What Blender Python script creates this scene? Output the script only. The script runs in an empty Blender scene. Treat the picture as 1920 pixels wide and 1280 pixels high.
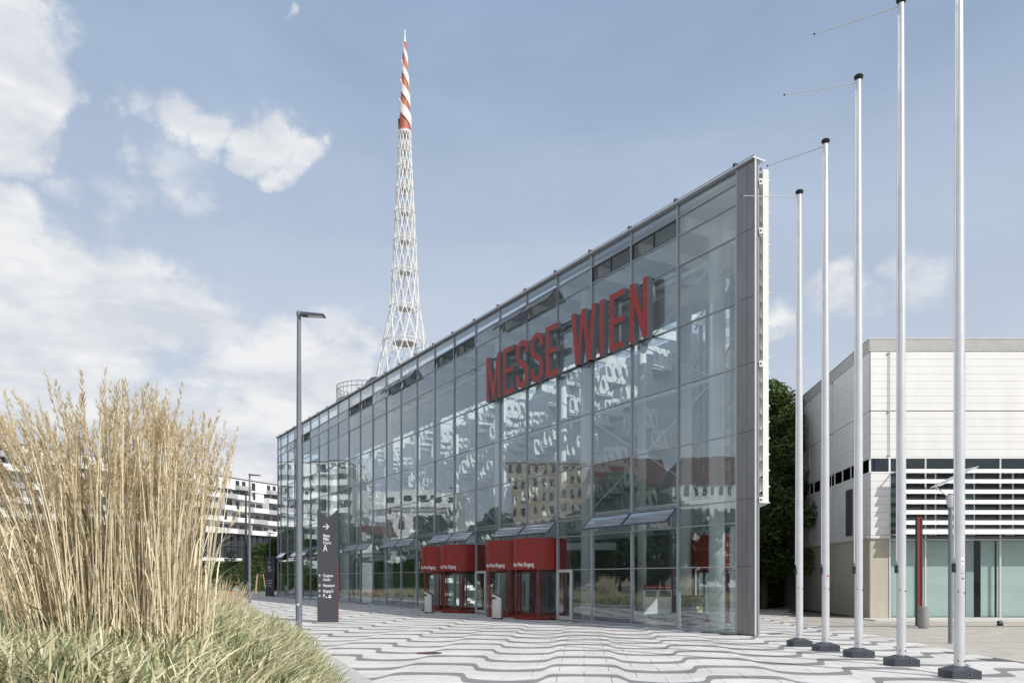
import bpy, math, random
import numpy as np
from mathutils import Vector, Matrix
R = math.radians
random.seed(7)
rng = np.random.default_rng(11)
scene = bpy.context.scene
COL = scene.collection

# ------------------------------------------------------------------ camera
F = 1500.0; H0 = 1.75; HZ = 1084.0; CX = 960.0
cd = bpy.data.cameras.new("camera"); cam = bpy.data.objects.new("camera", cd); COL.objects.link(cam)
cam.location = (0, 0, H0); cam.rotation_euler = (R(90), 0, 0)
cd.sensor_width = 36; cd.lens = 36 * F / 1920.0
cd.shift_y = (HZ - 640.0) / 1920.0
cd.clip_start = 0.1; cd.clip_end = 3000
scene.camera = cam

# ------------------------------------------------------------------ sun
SUN_AZ = (0.70, -0.714); SUN_EL = 41.0
sl = bpy.data.lights.new("sun", 'SUN'); sl.energy = 4.2; sl.angle = R(0.53); sl.color = (1.0, 0.955, 0.89)
so = bpy.data.objects.new("sun", sl); COL.objects.link(so)
sv = Vector((SUN_AZ[0]*math.cos(R(SUN_EL)), SUN_AZ[1]*math.cos(R(SUN_EL)), math.sin(R(SUN_EL))))
so.rotation_euler = sv.to_track_quat('Z', 'Y').to_euler(); so.location = (30, -30, 60)

# ------------------------------------------------------------------ exposure
scene.view_settings.view_transform = 'Standard'; scene.view_settings.look = 'None'
scene.view_settings.gamma = 1; scene.view_settings.exposure = 0.0
scene.view_settings.use_curve_mapping = False
scene.render.engine = 'CYCLES'
scene.cycles.transparent_max_bounces = 32
scene.cycles.max_bounces = 8; scene.cycles.glossy_bounces = 4; scene.cycles.transmission_bounces = 4

# ------------------------------------------------------------------ world: sky with procedural clouds
W = bpy.data.worlds.new("World"); scene.world = W; W.use_nodes = True
nt = W.node_tree; nt.nodes.clear()
def N(t, **kw):
    n = nt.nodes.new(t)
    for k, v in kw.items(): setattr(n, k, v)
    return n
def L(a, b): nt.links.new(a, b)
def wm(op, a, b=None, c=None, clamp=False):
    n = N('ShaderNodeMath', operation=op); n.use_clamp = clamp
    for i, v in enumerate((a, b, c)):
        if v is None: continue
        if isinstance(v, (int, float)): n.inputs[i].default_value = v
        else: L(v, n.inputs[i])
    return n.outputs[0]
sky = N('ShaderNodeTexSky', sky_type='NISHITA'); sky.sun_disc = False
sky.sun_elevation = R(SUN_EL); sky.sun_rotation = math.atan2(SUN_AZ[0], SUN_AZ[1])
sky.air_density = 1.0; sky.dust_density = 1.2; sky.ozone_density = 1.0
tc = N('ShaderNodeTexCoord')
def dirpx(px, py):
    v = Vector(((px-CX)/F, 1, (HZ-py)/F)); return v.normalized()
def warp_noise(vec, scale, detail, rough, sx=1, sz=1, dist=0.0, off=(0,0,0)):
    mp = N('ShaderNodeMapping'); mp.inputs['Scale'].default_value = (sx, sx, sz); mp.inputs['Location'].default_value = off
    L(vec, mp.inputs['Vector'])
    nn = N('ShaderNodeTexNoise'); nn.inputs['Scale'].default_value = scale; nn.inputs['Detail'].default_value = detail
    nn.inputs['Roughness'].default_value = rough; nn.inputs['Distortion'].default_value = dist
    L(mp.outputs[0], nn.inputs['Vector']); return nn.outputs['Fac']
gen = tc.outputs['Generated']
nA = warp_noise(gen, 5.5, 9, 0.58, 1, 1.7, 0.0, (3.1, 1.7, 0.4))
nB = warp_noise(gen, 17, 8, 0.62, 1, 1.4, 0.2, (0.1, 5.7, 2.4))
sep = N('ShaderNodeSeparateXYZ'); L(gen, sep.inputs[0])
def ncol(scale, detail, off):
    mp = N('ShaderNodeMapping'); mp.inputs['Location'].default_value = off; L(gen, mp.inputs['Vector'])
    nn = N('ShaderNodeTexNoise'); nn.inputs['Scale'].default_value = scale; nn.inputs['Detail'].default_value = detail; nn.inputs['Roughness'].default_value = .6
    L(mp.outputs[0], nn.inputs['Vector'])
    a = N('ShaderNodeVectorMath', operation='SUBTRACT'); L(nn.outputs['Color'], a.inputs[0]); a.inputs[1].default_value = (.5,.5,.5); return a.outputs[0]
wv = N('ShaderNodeVectorMath', operation='SCALE'); L(ncol(9, 6, (2,3,1)), wv.inputs[0]); wv.inputs['Scale'].default_value = .11
wadd = N('ShaderNodeVectorMath', operation='ADD'); L(gen, wadd.inputs[0]); L(wv.outputs[0], wadd.inputs[1]); warped = wadd.outputs[0]
# blob field: (px, py, radius px, weight)
blobs = [(-30,60,160,.75),(10,150,130,.75),(-20,245,120,.6),(-150,150,200,.7),
 (262,215,60,.48),(318,222,72,.62),(390,240,66,.58),(470,262,62,.62),(515,250,56,.58),(560,290,50,.5),(520,325,44,.40),(200,190,44,.34),(250,290,60,.28),
 (330,335,110,.27),(400,385,100,.27),(230,395,110,.27),(120,375,80,.22),
 (0,470,110,.6),(90,560,150,.66),(-60,620,220,.75),(230,590,140,.62),(360,610,120,.56),(150,680,200,.6),(420,680,130,.46),
 (560,700,120,.66),(650,700,80,.6),(520,780,120,.66),(640,610,70,.40),(700,580,60,.28),(430,830,140,.6),(300,780,200,.42),(690,660,50,.5),
 (1560,560,90,.32),(1470,600,60,.36),(1690,560,120,.22),(555,6,30,.42),(1600,0,40,.22),(700,560,110,.20),
 (2300,500,300,.5),(2600,100,300,.4),(-700,500,350,.5),(-900,100,300,.5)]
tot = None
for (px, py, r, w) in blobs:
    c = dirpx(px, py)
    dn = N('ShaderNodeVectorMath', operation='DISTANCE'); L(warped, dn.inputs[0]); dn.inputs[1].default_value = c
    mr = N('ShaderNodeMapRange', interpolation_type='SMOOTHSTEP')
    rr = r / F * 1.35 * (c.y)
    mr.inputs['From Min'].default_value = 0.0; mr.inputs['From Max'].default_value = rr
    mr.inputs['To Min'].default_value = w; mr.inputs['To Max'].default_value = 0.0
    L(dn.outputs['Value'], mr.inputs['Value'])
    tot = mr.outputs[0] if tot is None else wm('MAXIMUM', tot, mr.outputs[0])
# generic cumulus field for the sides and behind the camera
side = N('ShaderNodeMapRange', interpolation_type='SMOOTHSTEP'); L(sep.outputs['Y'], side.inputs['Value'])
side.inputs['From Min'].default_value = 0.1; side.inputs['From Max'].default_value = 0.62
side.inputs['To Min'].default_value = 0.36; side.inputs['To Max'].default_value = 0.0
tot = wm('MAXIMUM', tot, side.outputs[0])
tot = wm('MULTIPLY', tot, 1.12)
amp = wm('ADD', 0.40, wm('MULTIPLY', tot, 2.1))
dens = wm('ADD', tot, wm('MULTIPLY', wm('SUBTRACT', nA, 0.5), amp))
dens = wm('ADD', dens, wm('MULTIPLY', wm('MULTIPLY', wm('SUBTRACT', nB, 0.5), amp), 0.45))
cl = N('ShaderNodeMapRange', interpolation_type='SMOOTHSTEP'); L(dens, cl.inputs['Value'])
cl.inputs['From Min'].default_value = 0.15; cl.inputs['From Max'].default_value = 0.46
# thin veil everywhere, denser low down
veiln = warp_noise(gen, 2.6, 6, 0.6, 1, 3.0, 0.4, (7, 2, 1))
lowm = N('ShaderNodeMapRange', interpolation_type='SMOOTHSTEP'); L(sep.outputs['Z'], lowm.inputs['Value'])
lowm.inputs['From Min'].default_value = 0.02; lowm.inputs['From Max'].default_value = 0.62
lowm.inputs['To Min'].default_value = 0.95; lowm.inputs['To Max'].default_value = 0.72
veil = wm('ADD', lowm.outputs[0], wm('MULTIPLY', wm('SUBTRACT', veiln, 0.5), 0.6), clamp=True)
bg1 = N('ShaderNodeBackground'); bg1.inputs['Strength'].default_value = 0.105; L(sky.outputs[0], bg1.inputs['Color'])
bgv = N('ShaderNodeBackground'); bgv.inputs['Strength'].default_value = 1.0
vr_ = N('ShaderNodeValToRGB'); L(sep.outputs['Z'], vr_.inputs[0]); vr_.color_ramp.interpolation = 'B_SPLINE'
vr_.color_ramp.elements[0].position = 0.0; vr_.color_ramp.elements[0].color = (.66,.69,.76,1)
vr_.color_ramp.elements[1].position = 0.70; vr_.color_ramp.elements[1].color = (.28,.42,.65,1)
_e = vr_.color_ramp.elements.new(.36); _e.color = (.58,.665,.79,1)
L(vr_.outputs[0], bgv.inputs['Color'])
mx1 = N('ShaderNodeMixShader'); L(veil, mx1.inputs[0]); L(bg1.outputs[0], mx1.inputs[1]); L(bgv.outputs[0], mx1.inputs[2])
shn = warp_noise(gen, 9, 6, 0.55, 1, 2.6, 0.3, (4, 9, 3.3))
cr = N('ShaderNodeValToRGB'); L(shn, cr.inputs[0])
cr.color_ramp.elements[0].position = 0.36; cr.color_ramp.elements[0].color = (0.66, 0.70, 0.775, 1)
cr.color_ramp.elements[1].position = 0.62; cr.color_ramp.elements[1].color = (0.92, 0.925, 0.93, 1)
bgc = N('ShaderNodeBackground'); L(cr.outputs[0], bgc.inputs['Color']); bgc.inputs['Strength'].default_value = 0.97
mx2 = N('ShaderNodeMixShader'); L(wm('MULTIPLY', cl.outputs[0], 0.93), mx2.inputs[0]); L(mx1.outputs[0], mx2.inputs[1]); L(bgc.outputs[0], mx2.inputs[2])
wo = N('ShaderNodeOutputWorld'); L(mx2.outputs[0], wo.inputs[0])
W.cycles.sampling_method = 'MANUAL'; W.cycles.sample_map_resolution = 512

# ------------------------------------------------------------------ material helpers
class MT:
    def __init__(s, name):
        s.m = bpy.data.materials.new(name); s.m.use_nodes = True; s.t = s.m.node_tree; s.t.nodes.clear()
        s.out = s.n('ShaderNodeOutputMaterial')
    def n(s, t, **kw):
        n = s.t.nodes.new(t)
        for k, v in kw.items(): setattr(n, k, v)
        return n
    def l(s, a, b): s.t.links.new(a, b)
    def math(s, op, a, b=None, c=None, clamp=False):
        n = s.n('ShaderNodeMath', operation=op); n.use_clamp = clamp
        for i, v in enumerate((a, b, c)):
            if v is None: continue
            if isinstance(v, (int, float)): n.inputs[i].default_value = v
            else: s.l(v, n.inputs[i])
        return n.outputs[0]
    def mix(s, f, a, b):
        n = s.n('ShaderNodeMix', data_type='RGBA')
        for i, v in ((0, f), (6, a), (7, b)):
            if isinstance(v, (int, float)): n.inputs[i].default_value = v
            elif isinstance(v, tuple): n.inputs[i].default_value = (*v, 1) if len(v) == 3 else v
            else: s.l(v, n.inputs[i])
        return n.outputs[2]
    def noise(s, scale, detail=4, rough=.55, coord=None, stretch=(1,1,1)):
        if coord is None:
            g = s.n('ShaderNodeNewGeometry'); coord = g.outputs['Position']
        mp = s.n('ShaderNodeMapping'); mp.inputs['Scale'].default_value = stretch; s.l(coord, mp.inputs[0])
        nn = s.n('ShaderNodeTexNoise'); nn.inputs['Scale'].default_value = scale; nn.inputs['Detail'].default_value = detail
        nn.inputs['Roughness'].default_value = rough; s.l(mp.outputs[0], nn.inputs['Vector']); return nn.outputs['Fac']
    def ramp(s, f, stops):
        r = s.n('ShaderNodeValToRGB'); s.l(f, r.inputs[0])
        while len(r.color_ramp.elements) < len(stops): r.color_ramp.elements.new(0.5)
        for e, (p, c) in zip(r.color_ramp.elements, stops):
            e.position = p; e.color = (*c, 1) if len(c) == 3 else c
        return r.outputs[0]
    def bsdf(s, col, rough=.6, metal=0, spec=.5, bump=None, bstr=.2, bdist=.01):
        b = s.n('ShaderNodeBsdfPrincipled')
        for k, v in (('Base Color', col), ('Roughness', rough), ('Metallic', metal), ('Specular IOR Level', spec)):
            if isinstance(v, (int, float)): b.inputs[k].default_value = v
            elif isinstance(v, tuple): b.inputs[k].default_value = (*v, 1)
            else: s.l(v, b.inputs[k])
        if bump is not None:
            bp = s.n('ShaderNodeBump'); bp.inputs['Strength'].default_value = bstr; bp.inputs['Distance'].default_value = bdist
            s.l(bump, bp.inputs['Height']); s.l(bp.outputs[0], b.inputs['Normal'])
        return b
    def done(s, b): s.l(b.outputs[0], s.out.inputs[0]); return s.m

def simple(name, col, rough=.6, metal=0, var=.12, scale=6, stretch=(1,1,1), spec=.5, bump=0):
    t = MT(name); f = t.noise(scale, 5, .6, None, stretch)
    lo = tuple(c*(1-var) for c in col); hi = tuple(min(1, c*(1+var)) for c in col)
    c = t.ramp(f, [(.3, lo), (.7, hi)])
    b = t.bsdf(c, rough, metal, spec, f if bump else None, bump if bump else .1)
    return t.done(b)

def island(name, stops, rough=.7, trans=0.0, extra=None):
    t = MT(name); g = t.n('ShaderNodeNewGeometry'); c = t.ramp(g.outputs['Random Per Island'], stops)
    f = t.noise(1.3, 3); c = t.mix(t.math('MULTIPLY', t.math('SUBTRACT', f, .42, clamp=True), 1.2), c, tuple(extra) if extra else (.1,.1,.05))
    b = t.bsdf(c, rough, 0, .3)
    if trans > 0:
        tr = t.n('ShaderNodeBsdfTranslucent'); t.l(c, tr.inputs[0])
        mx = t.n('ShaderNodeMixShader'); mx.inputs[0].default_value = trans
        t.l(b.outputs[0], mx.inputs[1]); t.l(tr.outputs[0], mx.inputs[2]); return t.done(mx)
    return t.done(b)

def glassmat(name, tint=(.845,.885,.90), f0=.13, bump=.035, gcol=(.93,.97,1)):
    """clear pane: Schlick mirror reflection over a tinted see-through body, the same from both faces"""
    t = MT(name); g = t.n('ShaderNodeNewGeometry')
    dt = t.n('ShaderNodeVectorMath', operation='DOT_PRODUCT'); t.l(g.outputs['Incoming'], dt.inputs[0]); t.l(g.outputs['Normal'], dt.inputs[1])
    c1 = t.math('SUBTRACT', 1.0, t.math('ABSOLUTE', dt.outputs['Value']), clamp=True)
    fr = t.math('ADD', f0, t.math('MULTIPLY', t.math('POWER', c1, 5.0), 1-f0), clamp=True)
    gl = t.n('ShaderNodeBsdfGlossy'); gl.inputs['Roughness'].default_value = 0.0; gl.inputs['Color'].default_value = (*gcol, 1)
    if bump > 0:
        nz = t.noise(.9, 2, .5); bp = t.n('ShaderNodeBump'); bp.inputs['Strength'].default_value = bump; bp.inputs['Distance'].default_value = .05
        t.l(nz, bp.inputs['Height']); t.l(bp.outputs[0], gl.inputs['Normal'])
    tr = t.n('ShaderNodeBsdfTransparent'); tr.inputs[0].default_value = (*tint, 1)
    mx = t.n('ShaderNodeMixShader'); t.l(fr, mx.inputs[0]); t.l(tr.outputs[0], mx.inputs[1]); t.l(gl.outputs[0], mx.inputs[2])
    return t.done(mx)

M = {}
GA = math.atan(0.09)    # paving grid angle
def plaza_mat():
    t = MT('plaza_slabs'); g = t.n('ShaderNodeNewGeometry')
    vr = t.n('ShaderNodeVectorRotate', rotation_type='Z_AXIS'); vr.inputs['Angle'].default_value = GA; t.l(g.outputs['Position'], vr.inputs['Vector'])
    sp = t.n('ShaderNodeSeparateXYZ'); t.l(vr.outputs[0], sp.inputs[0])
    gx, gy = sp.outputs[0], sp.outputs[1]
    s = t.math('COSINE', t.math('MULTIPLY', gx, 2*math.pi/2.85))
    th = t.math('TANH', t.math('MULTIPLY', s, 5.5))
    f = t.math('ADD', t.math('MULTIPLY', th, .39), t.math('MULTIPLY', s, .16))
    ph = t.math('FRACT', t.math('DIVIDE', t.math('SUBTRACT', t.math('SUBTRACT', gy, f), 13.80), 1.69))
    # band width about 0.26 m, varying softly along the stripe
    wd = t.math('SUBTRACT', .32, t.math('MULTIPLY', t.math('MULTIPLY', s, s), .075))
    band = t.math('SUBTRACT', 1.0, t.math('GREATER_THAN', ph, wd))
    # per-slab tone
    row = t.math('FLOOR', t.math('DIVIDE', gy, .845))
    cx = t.math('FLOOR', t.math('ADD', t.math('DIVIDE', gx, .95), t.math('MULTIPLY', row, .5)))
    cb = t.n('ShaderNodeCombineXYZ'); t.l(cx, cb.inputs[0]); t.l(row, cb.inputs[1])
    wn = t.n('ShaderNodeTexWhiteNoise'); t.l(cb.outputs[0], wn.inputs['Vector'])
    n1 = t.noise(.5, 5, .6); n2 = t.noise(40, 3, .6); n3 = t.noise(3.5, 6, .7)
    light = t.ramp(n1, [(.3, (.545,.54,.53)), (.7, (.645,.635,.62))])
    dark = t.ramp(n1, [(.3, (.20,.20,.21)), (.7, (.25,.245,.255))])
    c = t.mix(band, light, dark)
    k = t.math('ADD', .90, t.math('MULTIPLY', wn.outputs['Value'], .13))
    k = t.math('MULTIPLY', k, t.math('ADD', .93, t.math('MULTIPLY', n2, .14)))
    st = t.math('MULTIPLY', t.math('SUBTRACT', n3, .55, clamp=True), 1.5)
    k = t.math('MULTIPLY', k, t.math('SUBTRACT', 1.0, st))
    vm = t.n('ShaderNodeVectorMath', operation='SCALE'); t.l(c, vm.inputs[0]); t.l(k, vm.inputs['Scale'])
    return t.done(t.bsdf(vm.outputs[0], .75, 0, .35, n2, .12, .004))
M['slab'] = plaza_mat()
M['bed'] = simple('joint_bed', (.09,.09,.088), .9, 0, .3, 8)
M['asphalt'] = simple('sandy_asphalt', (.40,.375,.34), .9, 0, .16, 1.6, bump=.3)
M['drain'] = simple('drain_stone', (.22,.22,.23), .8, 0, .15, 3)
M['stripstone'] = simple('pale_stone', (.52,.51,.48), .8, 0, .12, 2)
M['farground'] = simple('far_ground', (.16,.16,.15), .9, 0, .3, .05)
M['kerb'] = simple('kerb_concrete', (.44,.44,.435), .8, 0, .10, 3, bump=.15)
M['soil'] = simple('soil', (.05,.04,.028), .95, 0, .3, 5)
M['glass'] = glassmat('facade_glass')
M['glass_dark'] = glassmat('window_glass', (.55,.62,.62), .06)
M['glass_in'] = glassmat('inner_glass', (.95,.98,.975), .02, 0)
M['alu'] = simple('anodised_aluminium', (.36,.38,.41), .42, .55, .06, 3)
M['alu_l'] = simple('light_aluminium', (.60,.61,.63), .4, .5, .05, 3)
def steelpanel():
    t = MT('stainless_panel'); n = t.noise(2.2, 6, .65, None, (1,1,.22)); n2 = t.noise(60, 2, .5, None, (1,1,.03))
    c = t.ramp(n, [(.3, (.20,.195,.20)), (.7, (.27,.265,.27))])
    r = t.math('ADD', .30, t.math('MULTIPLY', n2, .16))
    return t.done(t.bsdf(c, r, .8, .5, n, .06, .01))
M['steelpanel'] = steelpanel()
def polemat():
    t = MT('brushed_pole'); n2 = t.noise(50, 2, .5, None, (1,1,.04)); n = t.noise(3, 4, .6)
    c = t.ramp(n, [(.3, (.62,.63,.65)), (.7, (.70,.71,.73))])
    return t.done(t.bsdf(c, t.math('ADD', .30, t.math('MULTIPLY', n2, .12)), .55, .5))
M['pole'] = polemat()
M['black'] = simple('black_plastic', (.012,.012,.015), .35, 0, .1, 8)
M['anthracite'] = simple('anthracite_steel', (.055,.065,.08), .5, .2, .12, 3)
M['totem'] = simple('totem_paint', (.052,.054,.068), .55, 0, .06, 2)
M['red'] = simple('signal_red', (.235,.011,.007), .38, 0, .16, 1.2, (1,1,.4))
M['letter'] = simple('letter_red', (.33,.026,.019), .5, 0, .14, 1.3)
M['letter_side'] = simple('letter_return_grey', (.22,.23,.25), .5, .2, .06, 2)
M['white'] = simple('white_paint', (.78,.78,.77), .5, 0, .03, 2)
M['inwhite'] = simple('interior_white', (.72,.74,.74), .5, 0, .04, 2)
M['clad'] = simple('white_cladding', (.67,.67,.665), .5, 0, .045, 1.6, (1,1,.25))
M['clad2'] = simple('louvre_grey', (.62,.62,.60), .5, 0, .04, 2)
def conc(name, a, b):
    t = MT(name); n = t.noise(.9, 6, .65, None, (1,1,.35)); n2 = t.noise(30, 3, .6)
    c = t.ramp(n, [(.3, a), (.7, b)]); return t.done(t.bsdf(c, .85, 0, .3, n2, .2, .004))
M['concrete'] = conc('fair_faced_concrete', (.37,.34,.28), (.47,.44,.37))
M['greenwall'] = simple('frosted_green_blind', (.36,.43,.41), .7, 0, .06, .6, (1,1,3))
M['soffit'] = simple('soffit_bluegrey', (.42,.47,.51), .5, 0, .05, .8)
M['lowershade'] = simple('painted_rear_shade', (.07,.085,.085), .5, 0, .3, .6)  # dimness of the lower interior put into the colour
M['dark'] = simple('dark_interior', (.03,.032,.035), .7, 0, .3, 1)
M['ingrey'] = simple('interior_bluegrey', (.30,.34,.37), .7, 0, .10, .8)
M['backwall'] = simple('rear_wall_grey', (.40,.45,.48), .65, 0, .10, .7)
M['floor'] = simple('stone_floor', (.20,.20,.20), .25, 0, .15, 1.5)
M['blueglass'] = glassmat('blue_strip_glass', (.08,.10,.16), .10, .01, (.75,.85,1))
M['lampwhite'] = simple('lamp_lens', (.75,.76,.74), .3)
M['lampgrey'] = simple('lamp_post_paint', (.17,.19,.22), .5, .2, .08, 2)
M['steel'] = simple('brushed_steel', (.55,.55,.56), .33, .85, .08, 6, (1,1,.2))
M['rust'] = simple('manhole_iron', (.10,.055,.04), .7, .2, .2, 12)
M['binc'] = simple('bin_concrete', (.27,.27,.27), .8, 0, .08, 8)
M['yellow'] = simple('yellow_sticker', (.60,.55,.22), .6)
M['towerwhite'] = simple('tower_white', (.74,.73,.70), .5, 0, .05, .5)
M['towerred'] = simple('tower_red', (.42,.115,.07), .55, 0, .15, .6)
M['apwhite'] = simple('apartment_render', (.74,.74,.73), .8, 0, .07, .15)
M['apgrey'] = simple('apartment_slats', (.42,.43,.44), .7, 0, .08, .5)
M['apshade'] = simple('apartment_recess', (.44,.45,.46), .8, 0, .12, .3)
M['apdark'] = simple('dark_cladding', (.022,.025,.032), .5, 0, .2, .5)
M['apdark2'] = simple('dark_cladding_frame', (.045,.05,.06), .5, 0, .2, .5)
M['win'] = simple('far_window_glass', (.02,.025,.03), .08, 0, .3, .4, spec=.9)
M['beige'] = simple('beige_render', (.42,.36,.27), .85, 0, .10, .12)
M['tile'] = simple('red_roof_tiles', (.15,.062,.04), .85, 0, .3, .8)
M['bark'] = simple('bark', (.10,.075,.055), .9, 0, .25, 8, (1,1,.3), bump=.5)
M['wood'] = simple('stake_wood', (.45,.34,.20), .8, 0, .15, 8)
M['leaf'] = island('tree_leaves', [(0,(.03,.06,.016)),(.5,(.06,.11,.028)),(1,(.13,.17,.05))], .5, .3, (.045,.08,.025))
M['hedge'] = island('hedge_leaves', [(0,(.025,.045,.014)),(.6,(.05,.085,.025)),(1,(.09,.12,.035))], .6, .15, (.04,.06,.02))
M['grass'] = island('blade_grass', [(0,(.07,.10,.04)),(.16,(.17,.22,.10)),(.34,(.36,.37,.20)),(.6,(.62,.57,.37)),(1,(.76,.72,.54))], .6, .18, (.46,.46,.28))
M['reed'] = island('dry_reed_stalks', [(0,(.36,.27,.17)),(.2,(.60,.50,.33)),(.6,(.77,.69,.49)),(1,(.84,.79,.62))], .6, .15, (.60,.50,.33))
M['reedhead'] = island('reed_panicles', [(0,(.50,.39,.24)),(.4,(.70,.59,.40)),(1,(.82,.74,.55))], .7, .35, (.62,.50,.32))
M['orange'] = simple('orange_plastic', (.55,.14,.04), .6)

# ------------------------------------------------------------------ mesh helpers
class MB:
    def __init__(s): s.v = []; s.f = []; s.mi = []
    def add(s, vs, fs, mi=0):
        o = len(s.v); s.v += [tuple(v) for v in vs]; s.f += [tuple(i+o for i in f) for f in fs]; s.mi += [mi]*len(fs); return s
    def box(s, x0, x1, y0, y1, z0, z1, fn=None, mi=0):
        vs = [(x0,y0,z0),(x1,y0,z0),(x1,y1,z0),(x0,y1,z0),(x0,y0,z1),(x1,y0,z1),(x1,y1,z1),(x0,y1,z1)]
        if fn: vs = [fn(*v) for v in vs]
        return s.add(vs, [(0,3,2,1),(4,5,6,7),(0,1,5,4),(1,2,6,5),(2,3,7,6),(3,0,4,7)], mi)
    def tube(s, p0, p1, r0, r1=None, n=10, cap=True, mi=0):
        if r1 is None: r1 = r0
        p0 = Vector(p0); p1 = Vector(p1); d = (p1-p0).normalized()
        a = Vector((0,0,1)) if abs(d.z) < .95 else Vector((1,0,0))
        u = d.cross(a).normalized(); w = d.cross(u)
        vs = []
        for p, r in ((p0,r0),(p1,r1)):
            for i in range(n):
                t = 2*math.pi*i/n; vs.append(p+u*math.cos(t)*r+w*math.sin(t)*r)
        fs = [(i,(i+1)%n,n+(i+1)%n,n+i) for i in range(n)]
        if cap: fs += [tuple(range(n-1,-1,-1)), tuple(range(n,2*n))]
        return s.add(vs, fs, mi)
    def lathe(s, prof, n=24, c=(0,0,0), mi=0):
        vs = []
        for r, z in prof:
            for i in range(n):
                t = 2*math.pi*i/n; vs.append((c[0]+r*math.cos(t), c[1]+r*math.sin(t), c[2]+z))
        fs = []
        for k in range(len(prof)-1):
            for i in range(n): fs.append((k*n+i, k*n+(i+1)%n, (k+1)*n+(i+1)%n, (k+1)*n+i))
        fs.append(tuple(range(n-1,-1,-1))); fs.append(tuple((len(prof)-1)*n+i for i in range(n)))
        return s.add(vs, fs, mi)
    def prism(s, pts, fn0, fn1, mi=0, mi_side=None):
        n = len(pts); vs = [fn0(*p) for p in pts]+[fn1(*p) for p in pts]
        s.add(vs, [tuple(range(n-1,-1,-1)), tuple(range(n,2*n))], mi)
        s.add(vs, [(i,(i+1)%n,n+(i+1)%n,n+i) for i in range(n)], mi if mi_side is None else mi_side); return s
    def mesh(s, name, smooth=False):
        m = bpy.data.meshes.new(name); m.from_pydata(s.v, [], s.f)
        if any(s.mi): m.polygons.foreach_set('material_index', s.mi)
        if smooth: m.polygons.foreach_set('use_smooth', [True]*len(s.f))
        m.update(); return m
def link(name, data, mats=None, parent=None, loc=(0,0,0), rot=0):
    o = bpy.data.objects.new(name, data); COL.objects.link(o)
    o.location = loc
    if rot: o.rotation_euler = (0,0,rot)
    if mats is not None:
        mats = mats if isinstance(mats, (list, tuple)) else [mats]
        if len(data.materials) == 0:
            for m in mats: data.materials.append(m)
    if parent is not None: o.parent = parent
    return o
def part(name, mb, mat, parent, loc=(0,0,0), rot=0, smooth=False, label=None):
    o = link(name, mb.mesh(name, smooth), mat, parent, loc, rot)
    if smooth: autosm(o)
    if label: o['label'] = label
    return o
def autosm(o):
    m = o.data
    try: m.set_sharp_from_angle(angle=R(40))
    except Exception: pass
def thing(name, label, cat, loc=(0,0,0), rot=0, group=None):
    o = bpy.data.objects.new(name, None); COL.objects.link(o); o.empty_display_size = .3
    o.location = loc; o.rotation_euler = (0,0,rot); o['label'] = label; o['category'] = cat
    if group: o['group'] = group
    return o
def tag(o, label, cat, group=None, kind=None):
    o['label'] = label; o['category'] = cat
    if group: o['group'] = group
    if kind: o['kind'] = kind
    return o
def struct(name, mb, mat, parent=None):
    o = part(name, mb, mat, parent); o['kind'] = 'structure'; return o
def copy_tree(src, loc=None, rot=None, label=None, scale=None):
    c = src.copy(); COL.objects.link(c)
    if loc is not None: c.location = loc
    if rot is not None: c.rotation_euler = (0,0,rot)
    if scale is not None: c.scale = scale if isinstance(scale, tuple) else (scale,)*3
    if label: c['label'] = label
    for ch in src.children:
        d = ch.copy(); COL.objects.link(d); d.parent = c
        for g in ch.children:
            e = g.copy(); COL.objects.link(e); e.parent = d
    return c
def npmesh(name, verts, nq, mat, kind='quad'):
    """verts: (N*4,3) array of separate quads"""
    m = bpy.data.meshes.new(name); n = len(verts)
    k = 4 if kind == 'quad' else 3; nf = n//k
    m.vertices.add(n); m.vertices.foreach_set('co', verts.astype(np.float32).ravel())
    m.loops.add(n); m.loops.foreach_set('vertex_index', np.arange(n, dtype=np.int32))
    m.polygons.add(nf); m.polygons.foreach_set('loop_start', np.arange(0, n, k, dtype=np.int32)); m.polygons.foreach_set('loop_total', np.full(nf, k, dtype=np.int32))
    m.materials.append(mat); m.update(calc_edges=True); return m
def textmesh(s, size, sx=.66, bold=0.0):
    c = bpy.data.curves.new('lettering', 'FONT'); c.body = s; c.size = size; c.offset = bold; c.resolution_u = 3
    o = bpy.data.objects.new('lettering', c); COL.objects.link(o)
    dg = bpy.context.evaluated_depsgraph_get(); dg.update()
    me = bpy.data.meshes.new_from_object(o.evaluated_get(dg))
    COL.objects.unlink(o); bpy.data.objects.remove(o)
    vs = [(v.co.x*sx, v.co.y) for v in me.vertices]; fs = [tuple(p.vertices) for p in me.polygons]
    bpy.data.meshes.remove(me); return vs, fs
def gpt(px, y, z=0.0):
    Y = F*(H0-z)/(y-HZ); return Vector(((px-CX)/F*Y, Y, z))

# ================================================================== GROUND
mb = MB(); mb.add([(-900,-300,-.08),(900,-300,-.08),(900,1500,-.08),(-900,1500,-.08)], [(0,1,2,3)])
struct('ground', mb, M['farground'])
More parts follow.
